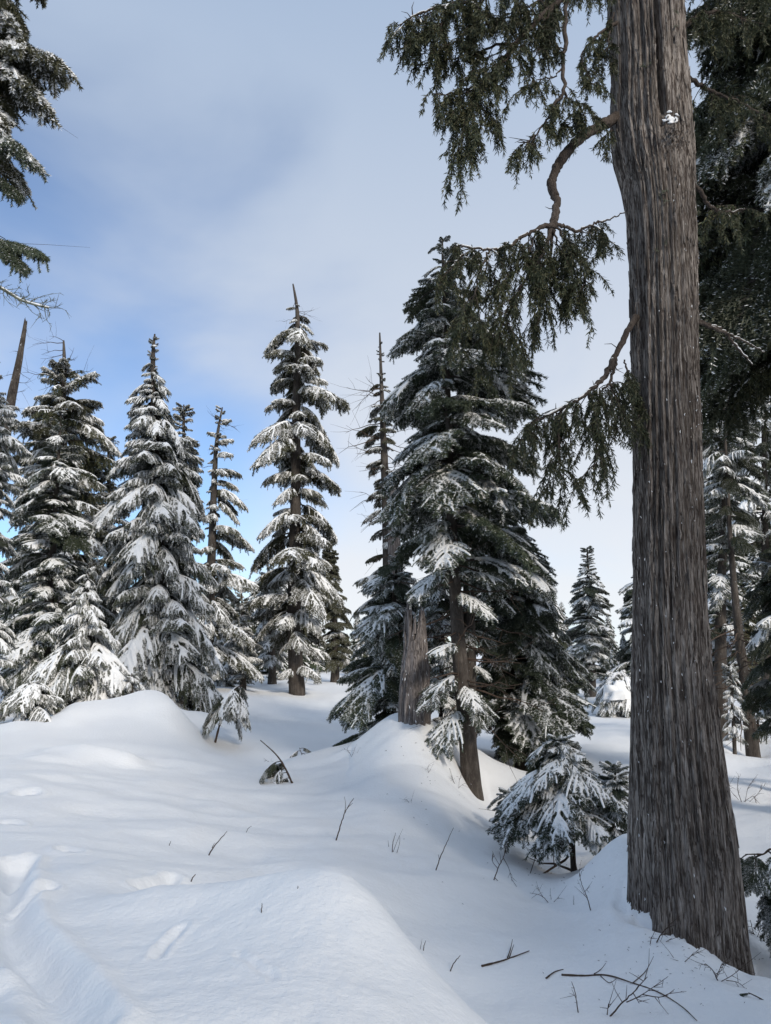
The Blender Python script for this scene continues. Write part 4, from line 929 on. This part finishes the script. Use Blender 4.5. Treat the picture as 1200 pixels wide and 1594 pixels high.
# dead snag and broken stump
def snag(label, name, pts, Y, rads, jag, stubs, seed, cat, spikes=5, buried=.5, mt=None):
    rng = np.random.RandomState(seed)
    w = np.array([P(a, b, Y) for a, b in pts]); bx = w[0][0]; bz = hz(bx, Y); o0 = np.array([bx, Y, bz]); w = w - o0; w[0][2] = -buried
    n, s = 90, 72
    c = spline(w, n); r = np.interp(np.linspace(0, 1, n), np.linspace(0, 1, len(rads)), rads)
    V, f4, _ = tube_arrays(c, r, s, False); body = V.reshape(n, s, 3)
    A = np.arange(s)[None] / s * 2 * math.pi; Z = np.arange(n)[:, None] * 1.0
    k = 1 + .22 * fbm(np.cos(A) * 4 + seed, np.sin(A) * 4 + Z * .03, 3) + .17 * fbm(np.cos(A) * 12 + seed, np.sin(A) * 12 + Z * .10, 2)
    body = c[:, None] + (body - c[:, None]) * k[..., None]
    # splintered top: each side breaks off at its own height
    top = jag * (.5 + 1.0 * vnoise(np.cos(A[0]) * 1.3 + seed * 3.1, np.sin(A[0]) * 1.3) + .5 * vnoise(np.arange(s) * .9, np.zeros(s) + seed))
    zc_ = w[-1][2] - np.clip(top, 0, None)
    body[..., 2] = np.minimum(body[..., 2], zc_[None] + .02 * rng.rand(n, s))
    root = empty(name, o0, label, cat)
    V2, nb = body.reshape(-1, 3), n * s
    f3 = [((n - 1) * s + q, (n - 1) * s + (q + 1) % s, nb) for q in range(s)]
    V2 = np.concatenate([V2, [c[-1] - [0, 0, jag * .9]]])
    obj('trunk', build_mesh('snag_trunk', V2, f3, f4, [mt or M_SNAG], smooth=True), root)
    mb = MB(); dead_twigs(mb, rng, c, r[0], (.25, .95), stubs, .9) if stubs else None
    if stubs: obj('dead_twigs', mb.mesh('dead_twigs', [M_TWIG], True), root)['kind'] = 'stuff'
    for i in range(spikes):
        t = rng.uniform(.55, .9); p, T = at(c, t); a = rng.uniform(-math.pi, 0) ; rr = np.interp(t, np.linspace(0, 1, len(rads)), rads) * .86; h = rng.uniform(.25, .8)
        q = p + np.array([math.cos(a) * rr, math.sin(a) * rr, 0]); mb = MB(); mb.tube(np.array([q, q + [0, 0, h * .5], q + [rng.normal() * .02, 0, h]]), [.035, .028, .004], 5)
        obj('splinter', mb.mesh('splinter', [M_SNAG]), root)
    mb = MB()
    for i in range(16):
        t = rng.uniform(.08, .95); p, T = at(c, t); a = rng.uniform(-math.pi, 0); rr = np.interp(t, np.linspace(0, 1, len(rads)), rads) * 1.03
        q = p + np.array([math.cos(a) * rr, math.sin(a) * rr, 0]); z = rng.uniform(.01, .05); mb.tube(np.array([q + [rng.normal() * .008, 0, -z], q + [0, -.004, 0], q + [rng.normal() * .008, .01, z]]), np.array([.002, .009, .002]) * rng.uniform(.4, 1.2), 5)
    sn = obj('snow', mb.mesh('snag_snow', [M_BSNOW], True), root); sn['kind'] = 'stuff'
    return root
snag('weathered grey stump with a splintered top rising from the snow hump', 'tree_stump', [(645,1140),(645,1090),(646,1040),(648,990),(650,938)], 13.4, [.275, .255, .23, .18, .11], .85, 0, 5, 'stump', 14)
snag('leaning dead snag at the left edge above the snowy firs', 'dead_tree', [(-52,1100),(-22,880),(2,720),(18,620),(30,560),(41,494)], 30, [.24, .22, .20, .16, .12, .05], .35, 22, 9, 'dead tree', 0, mt=M_BARK)
snag('broken grey pole of a dead tree standing behind the stump', 'dead_tree', [(622,1105),(618,940),(614,850),(612,745)], 19.5, [.2, .18, .15, .08], .4, 6, 12, 'dead tree', 2)

# ------------------------------------------------------------------ distant forest: light crowns, joined per tree, shared between look-alikes
def far_crown(seed, kind, slim, snowy):
    rng = np.random.RandomState(seed); sp = dict(SPEC[kind]); mb = MB(); sb = MB()
    nets = [twig_net(sp, d, rng, 2) for d in ('flat', 'droop', 'droop', 'hang')]
    z, az = .97, 0
    while z > .04:
        f = 1 - z; rmax = slim * (f ** .8) * rng.uniform(.8, 1.1) + .012
        for i in range(8):
            az += .79 + rng.uniform(-.3, .3); L = rmax * rng.uniform(.7, 1.15); ax_, sec, ter = nets[rng.randint(4)]
            S = L / ax_[-1][0]; c, s = math.cos(az), math.sin(az); M = np.array([[c, -s, 0], [s, c, 0], [0, 0, 1]]) * S
            off = np.array([0, 0, min(z - ax_[-1][2] * S * .6, .99)])
            tf = lambda q: q @ M.T + off
            mb.tube(tf(ax_), np.linspace(.016, .004, len(ax_)) * S, 3, 0, False)
            for q in sec + ter[::2]:
                q = tf(q); dd = np.cross(q[-1] - q[0], [0, 0, 1]); dd /= np.linalg.norm(dd) + 1e-9; w = .060 * S
                m = q[len(q) // 2]; jz = rng.normal() * .012 * S
                mb.add(np.array([q[0], m - dd * w + [0, 0, jz], q[-1] + (q[-1] - m) * .2, m + dd * w - [0, 0, jz]]), [(0, 1, 2), (0, 2, 3)], None, 1)
                mb.add(np.array([q[0], m - [0, 0, w * 1.5], q[-1]]), [(0, 1, 2)], None, 1)
            if rng.rand() < snowy:
                sb.tube(tf(ax_[4:]) + [0, 0, .02 * S], .035 * S * wob(rng, len(ax_) - 4), 5, 0, True, .7)
                for q in sec:
                    if rng.rand() < .75: q = tf(q)[::2]; sb.tube(q + [0, 0, .02 * S], .036 * S * wob(rng, len(q)), 5, 0, True, .6)
        z -= .024 + .016 * f
    return mb.mesh('far_crown', [M_BARK, NEED[kind]]), sb.mesh('far_snow', [M_BSNOW], True) if sb.n else None
FARC = [far_crown(50, 'fir', .21, .85), far_crown(51, 'fir', .18, .9), far_crown(52, 'hemlock', .25, .8), far_crown(53, 'clump', .19, .4)]
FTR = trunk_mesh(np.array([[0, 0, -.03], [0.004, 0, .3], [-.003, 0, .6], [0, 0, 1.0]]), [.012, .009, .006, .001], M_BARK, 8, .08, n=12)
def far_tree(px, topy, Y, kind, label, group=None, rz=0.0, wide=1.0):
    x = P(px, 1000, Y)[0]; z = hz(x, Y); hgt = P(px, topy, Y)[2] - z
    r = empty('fir_tree', (x, Y, z), label, 'tree', group)
    r.rotation_euler = (0, 0, rz)
    me, sn = FARC[kind]
    for nm, m in (('trunk', FTR), ('crown', me)):
        o = obj(nm, m, r); o.scale = (hgt * wide, hgt * wide, hgt)
    if sn: o = obj('snow', sn, r); o.scale = (hgt * wide, hgt * wide, hgt)
far = [
 (352,935,52,0,'frosted fir in the gap between the thin tree and the lone hemlock',1.1),
 (440,880,56,1,'taller frosted fir right behind the lone hemlock',1.4),
 (436,960,48,0,'short frosted fir peeping past the lone hemlock trunk',1.0),(385,1000,42,1,'knee-high snowy fir in front of the frosted gap trees',1.1),
 (556,950,62,1,'pale pointed fir in the sky gap right of the olive conifer',1.0),(540,985,58,0,'short pale fir against the right side of the olive conifer',1.0),
 (572,965,64,0,'pale fir half hidden by the slender hemlock',1.0),(495,1035,44,1,'little white fir on the snow ridge right of the lone hemlock',1.3),(538,1046,45,1,'tiny snowy fir at the far end of the snow ridge',1.4),
 (862,920,40,2,'snowy fir showing right of the dense bushy fir',1.0),(876,935,48,0,'faint fir between the dense bushy fir and the lone symmetrical fir',1.0),(850,895,46,1,'far fir top over the shoulder of the dense bushy fir',1.0),
 (948,955,46,0,'fir behind the dome-shaped shrub',1.0),(940,1010,42,1,'low fir left of the dome-shaped shrub',1.2),(970,985,48,2,'broad fir between the dome-shaped shrub and the cedar trunk',1.0),
 (897,1015,38,1,'low snowy fir at the foot of the lone symmetrical fir, on its left',1.2),
 (345,1010,40,0,'snowy young fir right of the big hemlock skirts',1.2),(310,960,46,2,'fir behind the big hemlock skirts',1.0),
 (398,905,58,2,'tall grey fir rising behind the gap left of the lone hemlock',1.5),(362,925,60,0,'pale fir between the forked tree and the gap firs, far up the slope',1.6),(325,930,54,2,'broad fir behind the forked tree trunk',1.5),
 (480,930,60,0,'fir hidden behind the right side of the lone hemlock',1.5),(562,990,52,2,'dark wide fir low in the gap left of the stump fir',1.5),(585,960,58,0,'fir between the gap and the slender hemlock foot',1.5),(905,985,52,0,'far fir behind the lone symmetrical fir',1.5),(868,970,50,2,'wide far fir behind the right skirts of the bushy fir',1.5),
]
for i, (px, ty, Y, k, lb, wd) in enumerate(far): far_tree(px, ty, Y, k, lb, 'distant snowy firs', i * 1.3, wd)
rg = np.random.RandomState(77)
for i in range(14):
    far_tree(1100 + i * 9 + rg.uniform(-5, 5), rg.uniform(690, 930), 30 + rg.uniform(0, 22), int(rg.randint(4)), 'one of the dim firs closing the view right of the cedar trunk', 'dim firs right of the cedar', i, 1.2)
for i in range(12):
    far_tree(-20 + i * 27 + rg.uniform(-8, 8), rg.uniform(790, 960), 38 + rg.uniform(0, 20), int(rg.randint(3)), 'one of the dim firs closing the view behind the left trees', 'dim firs behind the left trees', i, 1.1)
for i in range(8):
    far_tree(580 + i * 36 + rg.uniform(-8, 8), rg.uniform(930, 990), 44 + rg.uniform(0, 20), int(rg.randint(3)), 'one of the dim firs closing the view behind the tall fir', 'dim firs behind the tall fir', i, 1.1)

# ------------------------------------------------------------------ seedlings, twigs and fallen sticks
def seedling(label, pts, Y, foliage, kind='clump', drop='hang', seed=0, L=(.35, .6), n=7, snowp=.9, r=.02, cat='seedling', along=(.3, 1.0), name='seedling', az0=None):
    rng = np.random.RandomState(seed); w = np.array([P(a, b, Y) for a, b in pts]); z = hz(w[0][0], Y)
    o0 = np.array([w[0][0], Y, z]); w = w - o0; w[0][2] = -.12
    root = empty(name, o0, label, cat, 'seedlings in the snow'); c = spline(w, 24); mb = MB(); mb.tube(c, np.linspace(r, r * .3, 24) * (1 + .1 * rng.normal(size=24)), 7)
    obj('stem', mb.mesh('stem', [M_TWIG], True), root)
    for i in range(n):
        t = along[0] + (along[1] - along[0]) * (i + .5) / n; p, T = at(c, t); pr = PROTO[('weep', 'hang') if foliage == 'weep' else (kind, drop)]; pr = pr[rng.randint(2)]
        l = rng.uniform(*L); S = l / pr['reach']; b = obj('branch', pr['mesh'], root, p); a = rng.uniform(0, 6.28) if az0 is None else az0 + rng.uniform(-.9, .9)
        b.rotation_euler = (rng.uniform(-.2, .2), rng.uniform(-.1, .4), a); b.scale = (S, S, S)
        if rng.rand() < snowp: obj('snow', pr['snow'], b)
seedling('bent seedling leaning right beneath the lone hemlock', [(333,1162),(342,1128),(352,1100),(364,1076),(378,1066)], 17.4, 'needle', kind='hemlock', drop='hang', seed=1, L=(.42, .68), n=12, r=.028, along=(.35, 1.0))
seedling('snapped sapling top sloping down to the snow right of the bent seedling', [(460,1222),(445,1198),(430,1175),(405,1152)], 12.4, 'needle', seed=2, L=(.30, .46), n=7, r=.02, along=(.02, .55), kind='hemlock', drop='hang', az0=math.pi)
seedling('short drooping shoot poking out of the snow by the snapped sapling', [(478,1194),(472,1180),(466,1164)], 15.5, 'needle', seed=3, L=(.28, .4), n=5, r=.014, along=(.4, 1), kind='hemlock', drop='hang', snowp=.5)
seedling('tiny snow-tipped shoot on the white bank at left', [(204,1196),(200,1190),(196,1184)], 12.4, 'needle', seed=4, L=(.12, .2), n=5, r=.01, along=(.3, 1), kind='fir', drop='flat', snowp=.8)
seedling('fir shoot arching out beside the right foot of the cedar', [(1236,1345),(1210,1335),(1186,1330),(1160,1330)], 6.9, 'needle', seed=5, L=(.30, .52), n=6, r=.014, along=(.2, 1), kind='fir', drop='droop', snowp=.25, az0=-2.2)
seedling('low fir sprig lying on the snow in the bottom right corner', [(1215,1585),(1195,1562),(1165,1545)], 5.4, 'needle', seed=6, L=(.16, .26), n=4, r=.008, along=(.1, 1), kind='fir', drop='flat', snowp=.2, az0=2.6)

def twig(label, pts, r, side=(), seed=0, name='twig', cat='twig', fork=0, lift=.0, raised=()):
    """pts in the picture: the first is where it enters the snow; its depth is that point's depth"""
    rng = np.random.RandomState(seed); b = hit(*pts[0]); Y = b[1]
    w = [P(a, c_, Y - .0 + .02 * i * rng.uniform(-1, 1)) for i, (a, c_) in enumerate(pts)]
    w = np.array(w) - b; w[0] = [w[0][0] * .0, 0, -.05]
    c = spline(w, max(8, 5 * len(pts))); mb = MB(); k = len(c); c[1:] += rng.normal(size=(k - 1, 3)) * r * .18
    r *= .62; mb.tube(c, np.linspace(r, r * .35, k), 6)
    for s in side:
        q = np.array([P(a, c_, Y + .02 * rng.uniform(-1, 1)) for a, c_ in s]) - b; q = spline(q, 8); mb.tube(q, np.linspace(r * .6, r * .22, 8), 5)
        for f_ in range(fork):
            p, T = at(q, rng.uniform(.3, .9)); e = p + T * .05 + rng.normal(size=3) * .05; mb.tube(np.array([p, (p + e) / 2, e]), [r * .35, r * .28, r * .15], 4)
    for f_ in range(fork):
        p, T = at(c, rng.uniform(.3, .95)); e = p + T * .04 + rng.normal(size=3) * .06; mb.tube(np.array([p, (p + e) / 2 + rng.normal(size=3) * .008, e]), [r * .4, r * .3, r * .15], 4)
    o = obj(name, mb.mesh(name, [M_TWIG], True), None, b); tag(o, label, cat, 'bare shrubs in the snow' if cat == 'shrub' else 'bare twigs poking out of the snow'); return o
def stick(label, pts, r, side=(), seed=0, fork=0):
    """lying on the snow: every point gets the depth of the snow under it"""
    rng = np.random.RandomState(seed); r *= .6; w = np.array([hit(a, c_) + [0, 0, r * .9] for a, c_ in pts]); b = w[0].copy(); w = w - b
    c = spline(w, 6 * len(pts)); k = len(c); mb = MB(); mb.tube(c, np.linspace(r, r * .4, k) * (1 + .1 * rng.normal(size=k)), 7)
    for s in side:
        q = np.array([hit(a, c_) + [0, 0, r * .8] for a, c_ in s]) - b; q[-1][2] += .04; q = spline(q, 10); mb.tube(q, np.linspace(r * .6, r * .25, 10), 5)
    o = obj('fallen_stick', mb.mesh('fallen_stick', [M_TWIG], True), None, b); tag(o, label, 'stick', 'fallen sticks before the cedar'); return o
twig('slanting bare twig in the middle of the open snow', [(319,1331),(336,1314),(354,1294)], .011, [[(330,1320),(334,1312)]])
twig('tall forked twig on the flank of the stump hump', [(521,1310),(530,1285),(538,1262),(551,1242)], .012, [[(534,1275),(538,1255),(536,1240)],[(540,1258),(549,1250)]])
twig('short leaning twig at left of the foreground mound', [(294,1374),(300,1366),(305,1361)], .009)
twig('thin upright stalk on the near face of the foreground mound', [(407,1424),(407,1415),(408,1406)], .006)
twig('tiny stalk at the crest of the foreground mound', [(461,1388),(463,1384),(464,1379)], .005)
twig('small twig stub left of the slanting twig', [(262,1318),(264,1314),(266,1309)], .007)
twig('thin bent twig below the stump hump, pointing up right', [(676,1356),(684,1338),(695,1312),(706,1288)], .010, [[(684,1338),(682,1330)]])
twig('cluster of thin stalks on the right flank of the stump hump', [(609,1327),(612,1310),(616,1296)], .008, [[(612,1326),(618,1310),(627,1290)],[(617,1330),(622,1312),(622,1300)],[(605,1318),(604,1308)]])
twig('sprawling leafless shrub in the hollow before the little fir', [(766,1370),(775,1352),(783,1335),(790,1312)], .010, [[(775,1352),(766,1340),(768,1328)],[(783,1335),(792,1352),(797,1372)],[(770,1366),(785,1382),(806,1404)],[(772,1372),(758,1380),(752,1372)],[(785,1382),(790,1395),(782,1400)]], fork=4, name='bare_shrub', cat='shrub')
twig('fine twig fan right of the sprawling leafless shrub', [(858,1405),(845,1396),(825,1390)], .007, [[(845,1396),(838,1384),(835,1372)],[(858,1400),(856,1388)],[(862,1404),(870,1396)]], fork=3, name='bare_shrub', cat='shrub')
twig('bent whip below the stem of the little fir', [(921,1418),(914,1398),(906,1378),(901,1358)], .008, [[(914,1398),(904,1388)],[(910,1388),(918,1380)]], fork=2)
twig('thin stalk standing left of the bent whip', [(893,1410),(893,1402),(893,1394)], .005)
twig('pair of short stalks right of the mound crest line', [(658,1480),(660,1472),(663,1464)], .006, [[(654,1478),(657,1462)]])
twig('leaning stub just off the right side of the mound', [(696,1512),(706,1500),(717,1487)], .008)
stick('straight fallen stick with two upright side shoots', [(750,1507),(785,1496),(824,1484)], .012, [[(790,1495),(795,1480),(798,1474)],[(793,1494),(800,1484)]])
stick('short stick lying left of the long fallen branch', [(850,1524),(863,1517),(877,1510)], .009)
stick('long arched fallen branch lying before the cedar foot', [(874,1520),(910,1521),(945,1524),(985,1535),(1025,1550),(1060,1570),(1085,1592)], .010, [[(935,1523),(948,1532),(960,1536)],[(985,1535),(1005,1518),(1018,1500)],[(925,1521),(935,1515),(944,1512)]])
twig('thin stalk under the middle of the long fallen branch', [(900,1578),(897,1555),(890,1528)], .007, [[(897,1555),(890,1540)]], fork=2)
twig('forked leafless bush breaking the snow below the long fallen branch', [(938,1585),(962,1568),(985,1545),(1008,1520)], .010, [[(975,1560),(1000,1548),(1040,1520)],[(985,1545),(995,1562)],[(945,1580),(947,1562)],[(1000,1548),(1030,1552),(1050,1540)]], fork=5, name='bare_shrub', cat='shrub')
twig('bare twig spray against the left foot of the cedar', [(1016,1470),(1028,1456),(1046,1436)], .010, [[(1028,1456),(1040,1452)],[(1020,1478),(1034,1468),(1046,1460)],[(1012,1470),(1014,1458)]], fork=3, name='bare_shrub', cat='shrub')
twig('tangle of thin stems in front of the cedar foot', [(1080,1500),(1060,1498),(1042,1500)], .008, [[(1065,1498),(1078,1486),(1090,1476)],[(1080,1500),(1085,1512)],[(1070,1502),(1062,1512),(1050,1506)]], fork=5, name='bare_shrub', cat='shrub')
twig('reddish brushy stems by the right foot of the cedar', [(1180,1462),(1172,1450),(1168,1432)], .007, [[(1178,1460),(1184,1445),(1188,1430)],[(1182,1462),(1192,1458),(1200,1462)],[(1175,1455),(1166,1448)]], fork=8, name='bare_shrub', cat='shrub')
twig('dark twiggy clump at the lower right corner', [(1120,1528),(1112,1515),(1098,1500)], .008, [[(1115,1520),(1122,1505),(1126,1496)],[(1122,1528),(1140,1518),(1156,1505)],[(1130,1526),(1150,1530),(1165,1545)]], fork=7, name='bare_shrub', cat='shrub')
twig('leafless shrub on the snowbank right of the cedar', [(1155,1248),(1148,1228),(1150,1208)], .010, [[(1160,1248),(1165,1225),(1180,1205)],[(1150,1245),(1138,1232),(1134,1220)],[(1165,1250),(1180,1235),(1192,1220)],[(1158,1248),(1172,1240),(1178,1250)]], fork=9, name='bare_shrub', cat='shrub')
twig('low twiggy bush on the hump beside the tall fir trunk', [(712,1228),(704,1212),(700,1196)], .008, [[(714,1228),(716,1210),(726,1196)],[(712,1228),(722,1220),(735,1218)],[(710,1226),(700,1224)]], fork=9, name='bare_shrub', cat='shrub')
twig('small dead sprig on the face of the stump hump', [(668,1204),(666,1196),(668,1190)], .006, [[(668,1202),(672,1194)]], fork=5)
twig('sparse sprig lower on the stump hump', [(640,1250),(634,1246),(628,1244)], .005, [[(640,1250),(642,1240)]], fork=5)
twig('brown brush caught at the shaded edge left of the stump hump', [(548,1178),(543,1170),(536,1166)], .006, [[(548,1178),(552,1166)],[(548,1178),(556,1172)]], fork=9, name='bare_shrub', cat='shrub')
twig('dead twig lying on the bank below the big hemlock', [(198,1130),(206,1138),(216,1144)], .009, [[(203,1136),(214,1135)]])
twig('spindly side twig left of the snapped sapling', [(432,1184),(418,1186),(403,1188)], .008, [[(418,1186),(410,1180)],[(425,1185),(412,1192)]], fork=3)
twig('short twig right of the slanting twig', [(381,1296),(386,1290),(392,1286)], .006)

# firs of the same wood standing behind the viewpoint: they shade the near snow as in the photograph
for i, (x, y, h_, k) in enumerate(((4.0,-11,14,0),(9.5,-9,15,2),(-1.5,-12,13,2),(15,-12,17,2),(7,-16,17,0),(-5,-13,15,2),(1.5,-15,16,0))):
    r = empty('fir_tree', (x, y, hz(x, y)), 'fir of the wood around the viewpoint, outside the picture', 'tree', 'firs around the viewpoint')
    for nm, m in (('trunk', FTR), ('crown', FARC[k][0]), ('snow', FARC[k][1])):
        o = obj(nm, m, r); o.scale = (h_, h_, h_)
    r.rotation_euler = (0, 0, i)

def litter():
    rng = np.random.RandomState(21); mb = MB()
    for k in range(190):
        a = rng.rand()
        if a < .6: px, py = 1060 + rng.normal() * 75, 1500 + rng.normal() * 38
        elif a < .8: px, py = 880 + rng.normal() * 60, 1360 + rng.normal() * 25
        else: px, py = 690 + rng.normal() * 50, 1200 + rng.normal() * 45
        if not (300 < px < 1250 and 1150 < py < 1590): continue
        p = hit(px, py) + [0, 0, .004]; s = rng.uniform(.004, .013) * p[1] / 6; d = rng.normal(size=3) * [1, 1, .25]; d /= np.linalg.norm(d)
        mb.tube(np.array([p - d * s, p + [0, 0, .002], p + d * s]), np.array([.0008, .0018, .0006]) * p[1] / 6, 3)
    o = obj('bark_litter', mb.mesh('bark_litter', [M_TWIG])); o['kind'] = 'stuff'; o['label'] = 'bits of bark and needles scattered on the snow around the trunks'
litter()
